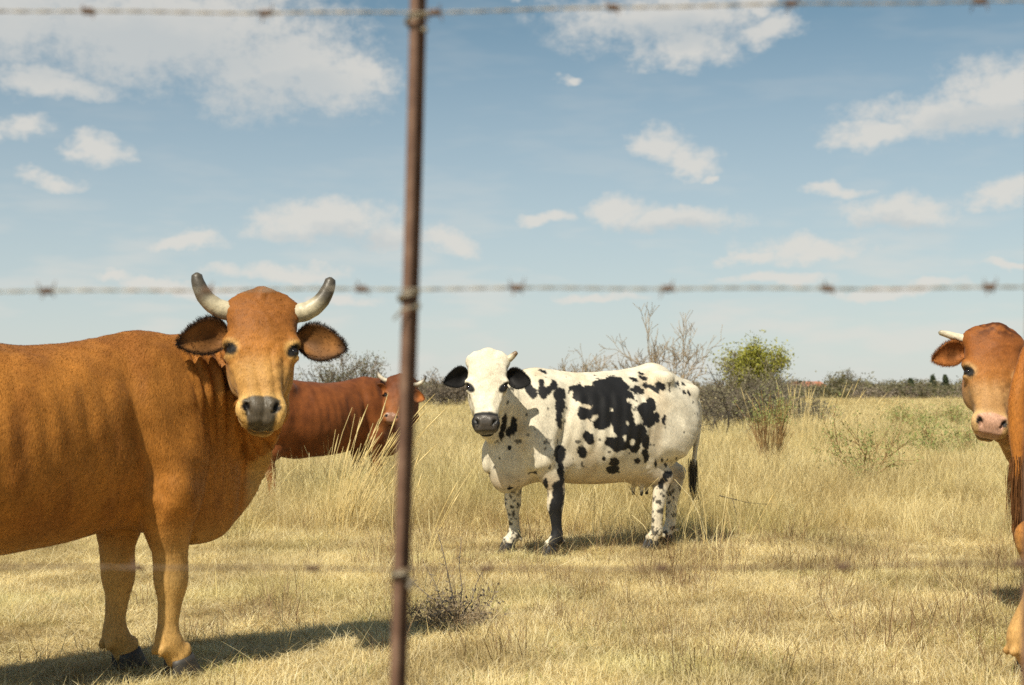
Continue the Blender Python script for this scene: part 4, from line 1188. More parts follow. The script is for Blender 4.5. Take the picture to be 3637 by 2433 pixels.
    hq_ = (V - poll) / head_k
    onhead = sstep(0.02, -0.03, np.maximum.reduce([np.abs(hq_ @ lat) - 0.15, (hq_ @ f) - 0.44, -(hq_ @ f) - 0.05, -(hq_ @ nrm) - 0.02]))
    nd = nd + onhead * head_k * (0.0045 * fbm(V, (24, 24, 24), 14, 2) + 0.0022 * fbm(V, 70, 15, 2) + whorl(hq_ @ lat, hq_ @ f) * 0.0035)
    lo_, hi_ = neck.bbox
    near = np.where(((V > lo_ - 0.05) & (V < hi_ + 0.05)).all(1))[0]
    dn, arc, cs, cu = neck(V[near], True)
    hq = (V[near] - poll) / head_k
    off_head = sstep(0.0, 0.05, np.maximum(np.abs(hq @ lat) - 0.13, -(hq @ nrm) - 0.07))
    nd[near] += fold(arc, cs, cu, V[near]) * sstep(0.05, 0.015, np.abs(dn)) * off_head if neck_fold > 0 else 0
    V = V + VN * nd[:, None].astype(np.float32)
    # keep only the connected animal (drop stray specks)
    body = mesh_obj("body", V, Q, MAT_COAT, root)
    # head coordinates of every vertex
    q = (V - poll) / head_k
    hl, hs, hn = q @ lat, q @ f, q @ nrm
    headness = sstep(0.02, -0.04, np.maximum.reduce([-hs - 0.06, np.abs(hl) - 0.16, -hn - 0.17 + 0.05 * 0, hs - 0.60, hn - 0.12]))
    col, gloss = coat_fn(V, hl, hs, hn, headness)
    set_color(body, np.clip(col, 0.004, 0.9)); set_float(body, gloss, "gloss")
    # eyes
    for sg in (-1, 1):
        c = hp(sg * 0.1150, 0.239, 0.014)
        mb = MB()
        u = np.linspace(0, np.pi, 9); v = np.linspace(0, 2 * np.pi, 14, endpoint=False)
        pv = np.array([[math.sin(a) * math.cos(b), math.sin(a) * math.sin(b), math.cos(a)] for a in u for b in v]) * 0.0195 * head_k + c
        ff = [(i * 14 + j, i * 14 + (j + 1) % 14, (i + 1) * 14 + (j + 1) % 14, (i + 1) * 14 + j) for i in range(8) for j in range(14)]
        mb.add(pv, [t[::-1] for t in ff], eye_col); mb.build("eye", MAT_EYE, root)
    for pts_ in (horns or []): make_horn(root, HM, **pts_)
    for e in (ears or []): make_ear(root, HM, **e)
    for k, (fx, fy) in enumerate([q_[:2] for q_ in list(fore) + list(hind)]):
        mb = MB()
        for sd in (-1, 1):
            v, ff = claw_mesh(sd, 0.115 * leg_k, 0.048 * leg_k)
            v = v + np.array([fx + 0.050, fy, 0.0]); mb.add(v, ff, hoof_col)
        mb.build("hoof", MAT_HOOF, root)
    rr = np.random.default_rng(5)
    tcol = np.asarray(tail_col if tail_col is not None else (0.10, 0.045, 0.015))
    if switch:
        e0 = np.array(tl[-1], float); n_ = switch_n
        up_t = rr.random(n_)
        Pq = e0 + np.stack([rr.normal(scale=0.015, size=n_), rr.normal(scale=0.015, size=n_), up_t * 0.09 - 0.01], axis=1)
        D = np.stack([rr.normal(scale=switch_w, size=n_), rr.normal(scale=switch_w, size=n_), -np.ones(n_)], axis=1); D /= np.linalg.norm(D, axis=1)[:, None]
        strands_mesh("tail_switch", Pq, D, rr.uniform(0.12, 0.27, n_), np.full(n_, 0.0035), np.clip(tcol * rr.uniform(0.5, 1.5, (n_, 1)), 0, 1), MAT_HAIR, root, bend=0.05, seg=3)
    if fur:
        tri = Q
        a, b, c = V[tri[:, 0]], V[tri[:, 1]], V[tri[:, 2]]
        nn = np.cross(b - a, c - a); ar = np.linalg.norm(nn, axis=1) + 1e-12
        nn /= ar[:, None]
        pr = ar / ar.sum()
        fi = rr.choice(len(tri), fur, p=pr)
        w = rr.random((fur, 2))
        P0 = (V[tri[fi, 0]] * ((1 - w[:, :1]) * (1 - w[:, 1:])) + V[tri[fi, 1]] * (w[:, :1] * (1 - w[:, 1:])) + V[tri[fi, 2]] * (w[:, :1] * w[:, 1:]) + V[tri[fi, 3]] * ((1 - w[:, :1]) * w[:, 1:]))
        nf = nn[fi]
        hd = headness[tri[fi, 0]][:, None]
        flow = np.array([-0.55, 0, -0.85]) * (1 - hd) + f * hd
        flow = flow + 0.5 * np.stack([fbm(P0, 6, 31, 2), fbm(P0, 6, 32, 2), fbm(P0, 6, 33, 2)], axis=1) + rr.normal(scale=0.16, size=(fur, 3))
        flow = flow - nf * (flow * nf).sum(1)[:, None]; flow /= np.linalg.norm(flow, axis=1)[:, None] + 1e-9
        lift = rr.uniform(0.08, 0.24, (fur, 1))
        D = flow + nf * lift; D /= np.linalg.norm(D, axis=1)[:, None]
        keep = gloss[tri[fi, 0]] < 0.3
        cc = col[tri[fi, 0]] * rr.uniform(0.84, 1.17, (fur, 1))
        leg = sstep(0.6, 0.3, P0[:, 2])
        L = rr.uniform(0.010, 0.020, fur) * (1 - 0.45 * hd[:, 0]) * (1 - 0.3 * leg)
        strands_mesh("coat_hair", (P0 - nf * 0.001)[keep], D[keep], L[keep], rr.uniform(0.0012, 0.0022, keep.sum()), np.clip(cc[keep], 0.004, 0.9), MAT_FUR, root, nrm=nf[keep] + 0.25 * rr.normal(size=(keep.sum(), 3)))
    return root, HM

def to_local(p, W, heading, k=1.0):
    d = (np.asarray(p, float) - np.array([W[0], W[1], 0.0])) / k
    c, s = math.cos(heading), math.sin(heading)
    return np.array([d[0] * c + d[1] * s, -d[0] * s + d[1] * c, d[2]])

def dir_local(d, heading):
    c, s = math.cos(heading), math.sin(heading)
    return np.array([d[0] * c + d[1] * s, -d[0] * s + d[1] * c, d[2]])

PROF_A = [(-1.37, 1.04, 0.86, 0.06), (-1.31, 1.13, 0.74, 0.15), (-1.17, 1.185, 0.60, 0.21), (-1.0, 1.205, 0.50, 0.26), (-0.8, 1.18, 0.455, 0.305), (-0.55, 1.166, 0.47, 0.305),
          (-0.3, 1.175, 0.495, 0.250), (-0.12, 1.205, 0.52, 0.200), (0.02, 1.215, 0.50, 0.180), (0.14, 1.13, 0.455, 0.155), (0.25, 1.0, 0.445, 0.12), (0.34, 0.86, 0.48, 0.085), (0.39, 0.76, 0.56, 0.04)]

def lerp(a, b, t):
    t = np.asarray(t)[:, None]
    return np.asarray(a) * (1 - t) + np.asarray(b) * t

def brown_coat(base, dark, pale, pad, seed, poll_dark=0.0, leg_pale=0.8, muzzle_ring=1.0, pad_gloss=1.0):
    base, dark, pale, pad = map(np.asarray, (base, dark, pale, pad))
    def fn(V, hl, hs, hn, hd):
        n = len(V)
        c = np.broadcast_to(base, (n, 3)).copy()
        m = fbm(V, (3.2, 3.2, 2.2), seed, 3)
        c = c * (1 + 0.34 * m[:, None])
        st = fbm(V, (16, 16, 3.5), seed + 4, 3)                                    # vertical licks in the coat
        body = 1 - hd
        c = lerp(c, dark, 0) if False else c * (1 - (sstep(-0.10, 0.40, st) * 0.46 * body)[:, None]) + dark * (sstep(-0.10, 0.40, st) * 0.46 * body)[:, None]
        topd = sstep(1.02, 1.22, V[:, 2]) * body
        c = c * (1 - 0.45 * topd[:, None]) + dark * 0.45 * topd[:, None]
        lg = sstep(0.60, 0.34, V[:, 2]) * leg_pale
        c = c * (1 - lg[:, None]) + pale * lg[:, None]
        dw = sstep(0.40, 0.47, V[:, 0]) * sstep(0.95, 0.8, V[:, 2]) * body * 0.7
        c = c * (1 - dw[:, None]) + pale * dw[:, None]
        # face
        wl = whorl(hl, hs) * hd
        c = c * (1 + 0.55 * wl[:, None])
        fore = hd * sstep(0.30, 0.10, hs) * 0.75
        c = c * (1 - fore[:, None]) + dark * fore[:, None]
        chk = hd * sstep(0.24, 0.34, hs) * 0.55
        c = c * (1 - chk[:, None]) + pale * 0.8 * chk[:, None]
        tear = hd * np.exp(-((hl - 0.052) / 0.018) ** 2 - ((hs - 0.32) / 0.055) ** 2) * 0.5 * sstep(-0.4, 0.2, fbm(V, 40, seed + 6, 2))
        c = c * (1 - tear[:, None]) + dark * 0.6 * tear[:, None]
        tuft = hd * sstep(0.09, 0.0, hs) * sstep(0.1, 0.4, fbm(V, 30, seed + 8, 2) + 0.25) * poll_dark
        c = c * (1 - tuft[:, None]) + dark * 0.4 * tuft[:, None]
        for sg in (-1, 1):
            r = np.sqrt(((hl - sg * 0.118) / 1.0) ** 2 + ((hs - 0.238) / 0.9) ** 2 + ((hn - 0.02)) ** 2)
            ring = hd * sstep(0.058, 0.030, r) * 0.75
            c = c * (1 - ring[:, None]) + pale * 1.12 * ring[:, None]
            il, is_ = sg * (hl - sg * 0.117), hs - 0.242              # outwards, downwards
            ea = (il * 0.80 - is_ * 0.60); eb = (il * 0.60 + is_ * 0.80)
            lid = hd * sstep(1.15, 0.85, np.sqrt((ea / 0.036) ** 2 + (eb / 0.024) ** 2 + ((hn - 0.02) / 0.05) ** 2))
            c = c * (1 - lid[:, None]) + np.array([0.006, 0.005, 0.004]) * lid[:, None]
        mz = hd * sstep(0.415, 0.45, hs) * muzzle_ring * (0.45 + 0.35 * sstep(0.03, 0.07, np.abs(hl)))
        c = c * (1 - mz[:, None]) + pale * 1.15 * mz[:, None]
        lip = 0.515 - 0.10 * np.abs(hl) / 0.08
        nose = hd * sstep(0.453, 0.463, hs + 0.010 * (1 - (hl / 0.06) ** 2) + 0.02 * (np.abs(hl) / 0.07) ** 2 * 0 + 0.10 * np.clip(np.abs(hl) - 0.066, 0, 1) * -3) * sstep(-0.052, -0.042, hn) * sstep(0.006, -0.004, np.abs(hl) - (0.068 - 0.30 * np.clip(hs - 0.470, 0, 1)))
        c = c * (1 - nose[:, None]) + pad * (1 + 0.2 * fbm(V, 60, 3, 2))[:, None] * nose[:, None]
        mouth = hd * sstep(0.44, 0.47, hs) * np.exp(-((hn + 0.066) / 0.012) ** 2)  # shade of the mouth gap, painted as a dark line
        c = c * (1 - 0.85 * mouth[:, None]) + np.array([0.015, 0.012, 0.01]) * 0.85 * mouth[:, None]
        for sg in (-1, 1):
            r = np.sqrt((hl - sg * 0.056) ** 2 + ((hs - 0.489) * 0.9) ** 2 + (hn - 0.043) ** 2)
            ns = hd * sstep(0.020, 0.013, r)
            c = c * (1 - ns[:, None]) + np.array([0.006, 0.005, 0.005]) * ns[:, None]
        return c, nose * pad_gloss
    return fn

FUR_A = 260000
# --- the large brown cow in front ---------------------------------------------------------------
hA = R(46)
WA = (-1.318, 5.11, 0.0)
pollA = at(603, 686, 5.20); muzA = at(608, 957, 4.96)
fA = muzA - pollA
camdir = np.array([0.06, 0, EYE]) - (pollA + muzA) / 2
latA = np.cross([0, 0, 1.0], camdir * np.array([1, 1, 0])); latA /= np.linalg.norm(latA)
latA = latA + np.array([0, 0, -0.02])
fA = fA - latA * fA.dot(latA)                       # keep the horns level
fl = dir_local(fA, hA); nl = dir_local(camdir, hA)
earA_in, earA_out, earA_rim = (0.24, 0.105, 0.03), (0.26, 0.10, 0.02), (0.012, 0.009, 0.008)
def ear_pair(root=(0.125, 0.155, -0.045), tip=(1.0, 0.02, 0.28), face=(0.15, 0.35, 1.0), length=0.185, width=0.135, cup=0.05, inner=earA_in, outer=earA_out, rim=earA_rim, hair=2500, hair_col=None, hair_len=0.022):
    out = []
    for sg in (1, -1):
        out.append(dict(root=(sg * root[0], root[1], root[2]), tip_dir=(sg * tip[0], tip[1], tip[2]), face_dir=(sg * face[0], face[1], face[2]), length=length, width=width, cup=cup,
                        inner=inner, outer=outer, rim=rim, hair=hair, hair_col=hair_col, hair_len=hair_len))
    return out
def horn_pair(pts, r0, base, tip, split=0.5):
    return [dict(pts=[(sg * a, b, c) for a, b, c in pts], r0=r0, col_base=base, col_tip=tip, split=split) for sg in (1, -1)]


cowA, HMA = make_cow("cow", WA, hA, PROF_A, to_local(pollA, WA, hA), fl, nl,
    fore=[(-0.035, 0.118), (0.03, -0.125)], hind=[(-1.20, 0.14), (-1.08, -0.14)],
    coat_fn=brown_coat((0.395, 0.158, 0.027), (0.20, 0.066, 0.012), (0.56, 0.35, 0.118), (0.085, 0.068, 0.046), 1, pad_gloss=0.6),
    h=0.0075, neck_mid=[(0.18, 0.0, 0.99), (0.34, -0.02, 1.02), (0.38, -0.12, 1.10)], neck_fold=0.048, head_k=0.965, neck_r=0.93,
    horns=horn_pair([(0.105, 0.055, -0.01), (0.165, 0.045, 0.0), (0.215, 0.012, 0.02), (0.243, -0.035, 0.045), (0.250, -0.072, 0.06)], 0.037, (0.50, 0.44, 0.30), (0.075, 0.065, 0.05), 0.45),
    ears=ear_pair(length=0.198, width=0.145), fur=FUR_A, leg_k=1.05)
tag(cowA, "large brown cow with upturned horns in front on the left, looking at the camera", "cow", "cattle in the paddock")

# --- the black and white spotted cow -----------------------------------------------------------
hB = R(209.3); WB = (0.12, 8.80, 0.0); kB = 0.945
PROF_B = [(-1.29, 1.02, 0.84, 0.06), (-1.24, 1.12, 0.72, 0.14), (-1.12, 1.20, 0.58, 0.195), (-0.97, 1.265, 0.50, 0.225), (-0.78, 1.225, 0.46, 0.262), (-0.55, 1.205, 0.45, 0.280),
          (-0.3, 1.20, 0.46, 0.255), (-0.12, 1.215, 0.48, 0.210), (0.02, 1.22, 0.47, 0.195), (0.12, 1.14, 0.43, 0.155), (0.20, 1.0, 0.41, 0.12), (0.27, 0.86, 0.45, 0.08), (0.32, 0.76, 0.54, 0.04)]
pollB = at(1117, 812, 8.38); muzB = at(1113, 985, 8.18)
fB = dir_local(muzB - pollB, hB); nB = dir_local(np.array([-0.6, 0, EYE]) - (pollB + muzB) / 2, hB)
# patches: centre (along, height in the side view), radii and tilt; listed as seen against the flank
SPOTS = [(1324.2, 899.9, 26.8, 21.5, 20), (1352.8, 910.6, 39.3, 28.6, 25), (1388.6, 889.2, 39.3, 21.5, 25), (1413.6, 878.5, 32.2, 16.1, 25), (1370.7, 939.2, 39.3, 35.8, 30), (1406.4, 932.1, 42.9, 39.3, 20),
 (1431.5, 914.2, 21.5, 25, 0), (1377.8, 967.9, 25, 17.9, 0), (1427.9, 967.9, 28.6, 39.3, 0), (1442.2, 1003.6, 32.2, 28.6, 0), (1417.2, 1017.9, 28.6, 17.9, 0), (1477.9, 939.2, 21.5, 21.5, 45), (1485.1, 960.7, 17.9, 19.7, 0),
 (1463.6, 989.3, 17.9, 21.5, 0), (1452.9, 1025.1, 14.3, 14.3, 0), (1395.7, 1010.8, 10.7, 14.3, 0),
 (1213.4, 892.8, 10, 24, -25), (1222, 902, 8, 13, 0), (1242, 898.1, 11, 17, 0), (1240.2, 878.5, 7, 8, 0), (1267, 882, 8, 13, 0), (1281.3, 903.5, 14, 18, 0), (1281.3, 928.5, 12.5, 20, 0), (1279.5, 953.5, 8, 18, 0), (1283.1, 971.4, 6, 12, 0), (1258, 892.8, 8, 10, 0),
 (1242, 849.9, 11, 4, 35), (1334.9, 946.4, 12, 17, -35), (1347.4, 1003.6, 12, 18, -30), (1333.1, 1034, 11, 16, -20), (1406.4, 1057.2, 11, 11, 0), (1402.8, 1075.1, 18, 10.5, 0), (1383, 1049, 5, 5, 0), (1458.3, 1055.4, 7.5, 8, 0), (1477.9, 1010.8, 8.5, 20, 0), (1477.9, 1042.9, 8.5, 16, 0),
 (1490.4, 925, 10.5, 18.5, -20), (1502.9, 957.1, 7.5, 13, 0), (1520.8, 960.7, 4.8, 11.5, 0), (1451.1, 867.8, 12, 5, 20), (1472.6, 864.2, 11, 4.4, 25), (1463.6, 892.8, 17, 7.5, 35), (1451.1, 894.6, 11, 5.4, 35), (1477.9, 883.8, 9.5, 5.2, 30), (1495.8, 889.2, 18.5, 6.5, 35),
 (1511.9, 883.8, 14, 9.5, 35), (1467.2, 855.2, 9, 2.2, 15), (1531.5, 889.2, 2.6, 9.5, -10), (1551.2, 877.8, 6.6, 3, 45), (1563.7, 878.5, 6.6, 3, 40), (1566.2, 899.2, 5.3, 3.8, 50), (1577.3, 899.9, 2.7, 7.5, -20),
 (1280.6, 1039.4, 13.5, 22, 0), (1283.1, 1075.1, 7.5, 22, 0), (1286.7, 1096.5, 5.4, 18, 0), (1249.1, 1105.5, 5.6, 13, -8), (1277.7, 1132.3, 13.5, 33, 0), (1270.6, 1114.4, 7.5, 11, 0), (1272, 1160, 14, 26, 0), (1270.6, 1182.3, 19, 26, 0), (1274.1, 1208, 18, 32, 0), (1275.9, 1250.3, 22, 32, 0),
 (1152.6, 975, 6.5, 32, 10), (1149, 992.9, 6.5, 14, 0), (1175.8, 975, 9, 20, 0), (1165.1, 989.3, 7.5, 13, 0), (1524.4, 1087.6, 9, 9.5, 0), (1519, 1100.1, 9.5, 7.5, 0), (1513.7, 1110.9, 7, 9.5, 0), (1535.1, 1084, 5.6, 7.5, 0), (1524.4, 1064.4, 3.8, 5.5, 0), (1515.5, 1053.7, 2.8, 3.8, 0),
 (1548.3, 1050.1, 2.4, 4.5, 0), (1541.2, 1071.5, 2.4, 7.5, 0), (1535.1, 1118, 5.6, 13, 20), (1501.2, 1060.8, 2.4, 11, 0), (1168, 1215, 8, 24, 0), (1172, 1245, 13, 24, 0), (1163, 1190, 5, 14, 0)]
def spotted_coat(V, hl, hs, hn, hd):
    n = len(V)
    c = np.broadcast_to(np.array([0.70, 0.635, 0.49]), (n, 3)) * (1 + 0.07 * fbm(V, (5, 5, 3), 41, 3))[:, None]
    tan = sstep(0.0, 0.5, fbm(V, (6, 6, 2.5), 43, 3)) * 0.55 * (1 - 0.5 * hd)
    c = c * (1 - tan[:, None]) + np.array([0.55, 0.43, 0.27]) * tan[:, None]
    under = sstep(0.60, 0.46, V[:, 2]) * sstep(0.40, 0.46, V[:, 2]) * 0.5                  # pinkish belly skin
    c = c * (1 - under[:, None]) + np.array([0.52, 0.37, 0.22]) * under[:, None]
    # place every point of the left side in the side view of the flank
    ca, sa = math.cos(hB), math.sin(hB)
    w = V * kB
    wx = w[:, 0] * ca - w[:, 1] * sa + WB[0]; wy = w[:, 0] * sa + w[:, 1] * ca + WB[1]; wz = w[:, 2] - EYE
    dy = wy * math.cos(PITCH) + wz * math.sin(PITCH); dz = -wy * math.sin(PITCH) + wz * math.cos(PITCH)
    px = 1172 + 3256 * wx / dy; py = 784 - 3256 * dz / dy
    jx = 3.2 * fbm(V, 22, 45, 3) + 3.0 * fbm(V, 62, 47, 2); jy = 3.6 * fbm(V, 22, 46, 3) + 4.0 * fbm(V, 62, 48, 2)
    k = np.full(n, 9.0)
    for (cx, cy, rx, ry, an) in SPOTS:
        a = R(an); ux, uy = px + jx - cx, py + jy - cy
        p_, q_ = ux * math.cos(a) + uy * math.sin(a), -ux * math.sin(a) + uy * math.cos(a)
        g_ = 0.90 if rx > 14 else 1.0
        r = np.sqrt((p_ / (rx * g_)) ** 2 + (q_ / (ry * g_)) ** 2)
        k = np.minimum(k, (r - 1) * min(rx, ry))
    for (cx, cy, rx, ry, an) in [(1443, 918, 9, 6, 20), (1401, 937.5, 4.5, 3.5, 0), (1392, 991, 13, 10, 0), (1462, 953.5, 5, 16, -30), (1437, 969.6, 3.5, 4.5, 0), (1343, 931, 12, 5, 15), (1360, 957, 10, 5, -30), (1447, 1012, 5, 9, 20), (1430, 1003, 4, 6, 0), (1306, 905, 5, 12, 20)]:
        a = R(an); ux, uy = px + jx - cx, py + jy - cy
        p_, q_ = ux * math.cos(a) + uy * math.sin(a), -ux * math.sin(a) + uy * math.cos(a)
        k = np.maximum(k, (1 - np.sqrt((p_ / rx) ** 2 + (q_ / ry) ** 2)) * min(rx, ry))
    left = sstep(-0.03, 0.03, V[:, 1])
    blk = sstep(0.9, -0.9, k) * left * (1 - sstep(0.2, 0.6, hd))
    other = sstep(0.16, 0.22, fbm(V, (3.4, 3.4, 4.2), 51, 3)) * (1 - left) * sstep(0.4, 0.6, V[:, 2]) * (1 - hd)
    fleck = sstep(0.14, 0.26, fbm(V, (44, 44, 34), 53, 2)) * sstep(0.50, 0.36, V[:, 2]) * 0.9
    fleck = np.maximum(fleck, sstep(0.46, 0.54, fbm(V, (26, 26, 20), 54, 2)) * sstep(0.9, 0.7, V[:, 2]) * sstep(-0.2, 0.1, V[:, 0]) * (1 - hd))
    dots = sstep(0.50, 0.58, fbm(V, (30, 30, 24), 59, 2)) * left * (1 - hd) * sstep(0.45, 0.6, V[:, 2]) * 0.8
    blk = np.maximum.reduce([blk, other, fleck, dots])
    teat = sstep(0.40, 0.37, V[:, 2]) * sstep(-0.70, -0.78, V[:, 0]) * sstep(0.095, 0.085, np.abs(V[:, 1])) * sstep(-1.02, -0.98, V[:, 0])
    blk = np.maximum(blk, teat)
    muz = hd * sstep(0.418, 0.432, hs + 0.006 * fbm(V, 40, 55, 2)) * sstep(-0.2, -0.15, hn)
    blk = np.maximum(blk, muz)
    eye = np.zeros(n)
    for sg in (-1, 1):
        il, is_ = sg * (hl - sg * 0.112), hs - 0.245
        ea = (il * 0.75 - is_ * 0.66); eb = (il * 0.66 + is_ * 0.75)
        eye = np.maximum(eye, hd * sstep(1.15, 0.85, np.sqrt((ea / 0.048) ** 2 + (eb / 0.024) ** 2 + ((hn - 0.02) / 0.06) ** 2)))
    blk = np.maximum(blk, eye)
    black = np.array([0.013, 0.013, 0.014]) * (1 + 0.5 * fbm(V, (6, 6, 4), 57, 3))[:, None]
    c = c * (1 - blk[:, None]) + black * blk[:, None]
    nose = hd * sstep(0.445, 0.455, hs) * sstep(-0.055, -0.045, hn) * sstep(0.076, 0.066, np.abs(hl))
    c = c * (1 - nose[:, None]) + np.array([0.075, 0.065, 0.055]) * nose[:, None]
    for sg in (-1, 1):
        r = np.sqrt((hl - sg * 0.056) ** 2 + ((hs - 0.489) * 0.9) ** 2 + (hn - 0.043) ** 2)
        ns = hd * sstep(0.020, 0.013, r)
        c = c * (1 - ns[:, None]) + 0.005 * ns[:, None]
    return c, nose
cowB, HMB = make_cow("cow", WB, hB, PROF_B, to_local(pollB, WB, hB, kB), fB, nB,
    fore=[(-0.09, 0.16), (0.05, -0.15)], hind=[(-0.90, 0.13), (-1.20, -0.13)], coat_fn=spotted_coat, h=0.008, head_k=0.965, neck_mid=[(0.18, 0.0, 0.98), (0.34, 0.06, 1.0), (0.42, 0.17, 1.08)], neck_fold=0.008,
    horns=[dict(pts=[(0.10, 0.055, 0.0), (0.140, 0.030, 0.0), (0.170, 0.006, 0.01), (0.190, -0.008, 0.02)], r0=0.024, col_base=(0.55, 0.47, 0.32), col_tip=(0.20, 0.13, 0.07), split=0.6),
           dict(pts=[(-0.105, 0.07, 0.0), (-0.125, 0.055, 0.0), (-0.138, 0.05, 0.005)], r0=0.020, col_base=(0.55, 0.47, 0.32), col_tip=(0.30, 0.2, 0.1), split=0.7)],
    ears=ear_pair(root=(0.120, 0.145, -0.04), inner=(0.014, 0.013, 0.013), outer=(0.013, 0.013, 0.013), rim=(0.010, 0.010, 0.010), length=0.172, width=0.14, hair=1500, hair_len=0.016),
    udder=True, scale=kB, tail_col=(0.09, 0.075, 0.055), hoof_col=(0.02, 0.02, 0.02), leg_k=0.96, rib=0.004, bony=1.15, neck_r=0.90, neck_d=0.86, dewlap=0, switch_w=0.05, switch_n=260,
    tail=[(-1.18, 0, 1.13), (-1.29, 0, 1.09), (-1.34, 0.0, 0.92), (-1.33, 0.0, 0.72), (-1.31, -0.01, 0.52)])
tag(cowB, "white cow with black patches standing in the tall dry grass", "cow", "cattle in the paddock")

# --- the red-brown cow farther back ------------------------------------------------------------
hC = R(40); WC = (-1.32, 12.95, 0.0); kC = 0.94
pollC = at(918, 866, 12.95); muzC = at(896, 962, 12.72)
fC = dir_local(muzC - pollC, hC); nC = dir_local(np.array([-1.6, 0, EYE]) - (pollC + muzC) / 2, hC)
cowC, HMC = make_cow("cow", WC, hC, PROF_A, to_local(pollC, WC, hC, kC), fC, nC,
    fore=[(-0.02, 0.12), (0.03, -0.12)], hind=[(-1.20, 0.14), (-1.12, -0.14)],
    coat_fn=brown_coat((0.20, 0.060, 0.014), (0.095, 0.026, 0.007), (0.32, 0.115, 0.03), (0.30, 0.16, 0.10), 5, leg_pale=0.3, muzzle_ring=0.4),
    h=0.013, neck_mid=[(0.18, 0.0, 0.98), (0.34, -0.02, 1.0), (0.40, -0.10, 1.06)], neck_fold=0.03, head_k=0.93, neck_r=0.95,
    horns=horn_pair([(0.105, 0.050, -0.01), (0.165, 0.050, 0.0), (0.215, 0.030, 0.02), (0.245, -0.015, 0.03), (0.252, -0.055, 0.04)], 0.023, (0.62, 0.55, 0.42), (0.05, 0.04, 0.03), 0.62),
    ears=ear_pair(inner=(0.36, 0.12, 0.03), outer=(0.36, 0.11, 0.02), rim=(0.10, 0.035, 0.012), hair=500, hair_len=0.014), scale=kC)
tag(cowC, "dark red-brown horned cow farther back, partly hidden behind the fence post", "cow", "cattle in the paddock")

# --- the orange cow whose head looks in at the right edge ----------------------------------------
hD = R(184); kD = 0.94
pollD = at(2277, 762, 6.25); muzD = at(2266, 962, 6.08)
WD = (2.74, 6.42, 0.0)
fD = dir_local(muzD - pollD, hD); nD = dir_local(np.array([1.25, 0, EYE]) - (pollD + muzD) / 2, hD)
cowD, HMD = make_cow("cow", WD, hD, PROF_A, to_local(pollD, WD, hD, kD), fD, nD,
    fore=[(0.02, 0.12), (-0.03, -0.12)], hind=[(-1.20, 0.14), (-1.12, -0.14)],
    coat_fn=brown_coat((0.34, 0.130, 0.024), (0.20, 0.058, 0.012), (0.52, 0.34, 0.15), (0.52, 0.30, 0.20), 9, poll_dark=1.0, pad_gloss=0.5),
    h=0.009, neck_mid=[(0.20, 0.0, 0.98), (0.40, 0.02, 1.0), (0.52, 0.08, 1.06)], neck_fold=0.012, head_k=0.98, neck_r=0.95,
    horns=[dict(pts=[(sg * 0.11, 0.050, -0.01), (sg * 0.16, 0.050, -0.01), (sg * 0.215, 0.046, 0.0), (sg * 0.262, 0.046, 0.01)], r0=0.023, col_base=(0.68, 0.60, 0.44), col_tip=(0.30, 0.26, 0.17), split=0.88) for sg in (1, -1)],
    ears=ear_pair(root=(0.120, 0.115, -0.045), tip=(1.0, 0.12, 0.1), inner=(0.30, 0.11, 0.03), outer=(0.36, 0.13, 0.03), rim=(0.24, 0.085, 0.02), length=0.165, width=0.125, hair=2000), scale=kD, fur=60000)
tag(cowD, "orange-brown cow with a pale pink nose, its head looking in at the right edge", "cow", "cattle in the paddock")

# --- the cow leaving the frame on the right: tail and hind leg ------------------------------------
hE = R(10); WE = (3.235, 5.37, 0.0)
fE = np.array([0.86, 0.0, -0.5]); nE = np.array([0.5, 0.0, 0.86])
tailE = [(-1.24, 0, 1.16), (-1.385, -0.01, 1.15), (-1.445, -0.02, 1.0), (-1.455, -0.03, 0.84), (-1.46, -0.04, 0.70)]
cowE, HME = make_cow("cow", WE, hE, PROF_A, (0.62, 0, 1.22), fE, nE,
    fore=[(-0.02, 0.12), (0.03, -0.12)], hind=[(-1.26, 0.13), (-1.495, -0.10, 0.115)],
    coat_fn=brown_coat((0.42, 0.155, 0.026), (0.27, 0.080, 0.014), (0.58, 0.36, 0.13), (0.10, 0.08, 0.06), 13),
    h=0.0115, neck_mid=[(0.20, 0.0, 1.0), (0.42, 0.0, 1.06)], neck_fold=0.01,
    horns=horn_pair([(0.105, 0.055, -0.01), (0.165, 0.045, 0.0), (0.215, 0.005, 0.02), (0.240, -0.045, 0.045)], 0.030, (0.55, 0.47, 0.30), (0.055, 0.045, 0.03), 0.55),
    ears=ear_pair(hair=400), tail=tailE, tail_col=(0.13, 0.055, 0.018), fur=90000, switch_w=0.055, tail_r=0.021)
tag(cowE, "brown cow cut off by the right edge, showing its hanging tail and one hind leg", "cow", "cattle in the paddock")

# ------------------------------------------------------------------ barbed wire fence
def rust_mat(name, a, b_, c_, scale=60, rough=0.7, metal=0.25):
    m, nt, b, out = new_mat(name)
    geo = N(nt, 'ShaderNodeNewGeometry')
    n1 = N(nt, 'ShaderNodeTexNoise', i_Scale=float(scale), i_Detail=6.0); nt.links.new(geo.outputs['Position'], n1.inputs['Vector'])
    r1 = ramp(nt, n1.outputs[0], [(0.3, a), (0.5, b_), (0.72, c_)])
    nt.links.new(r1.outputs[0], b.inputs['Base Color']); b.inputs['Roughness'].default_value = rough; b.inputs['Metallic'].default_value = metal
    bp = N(nt, 'ShaderNodeBump', i_Strength=0.4, i_Distance=0.001); nt.links.new(n1.outputs[0], bp.inputs['Height']); nt.links.new(bp.outputs[0], b.inputs['Normal'])
    return m
MAT_POST = rust_mat("rusty_post", (0.085, 0.042, 0.026), (0.135, 0.072, 0.045), (0.20, 0.12, 0.08), 40, 0.75, 0.0)
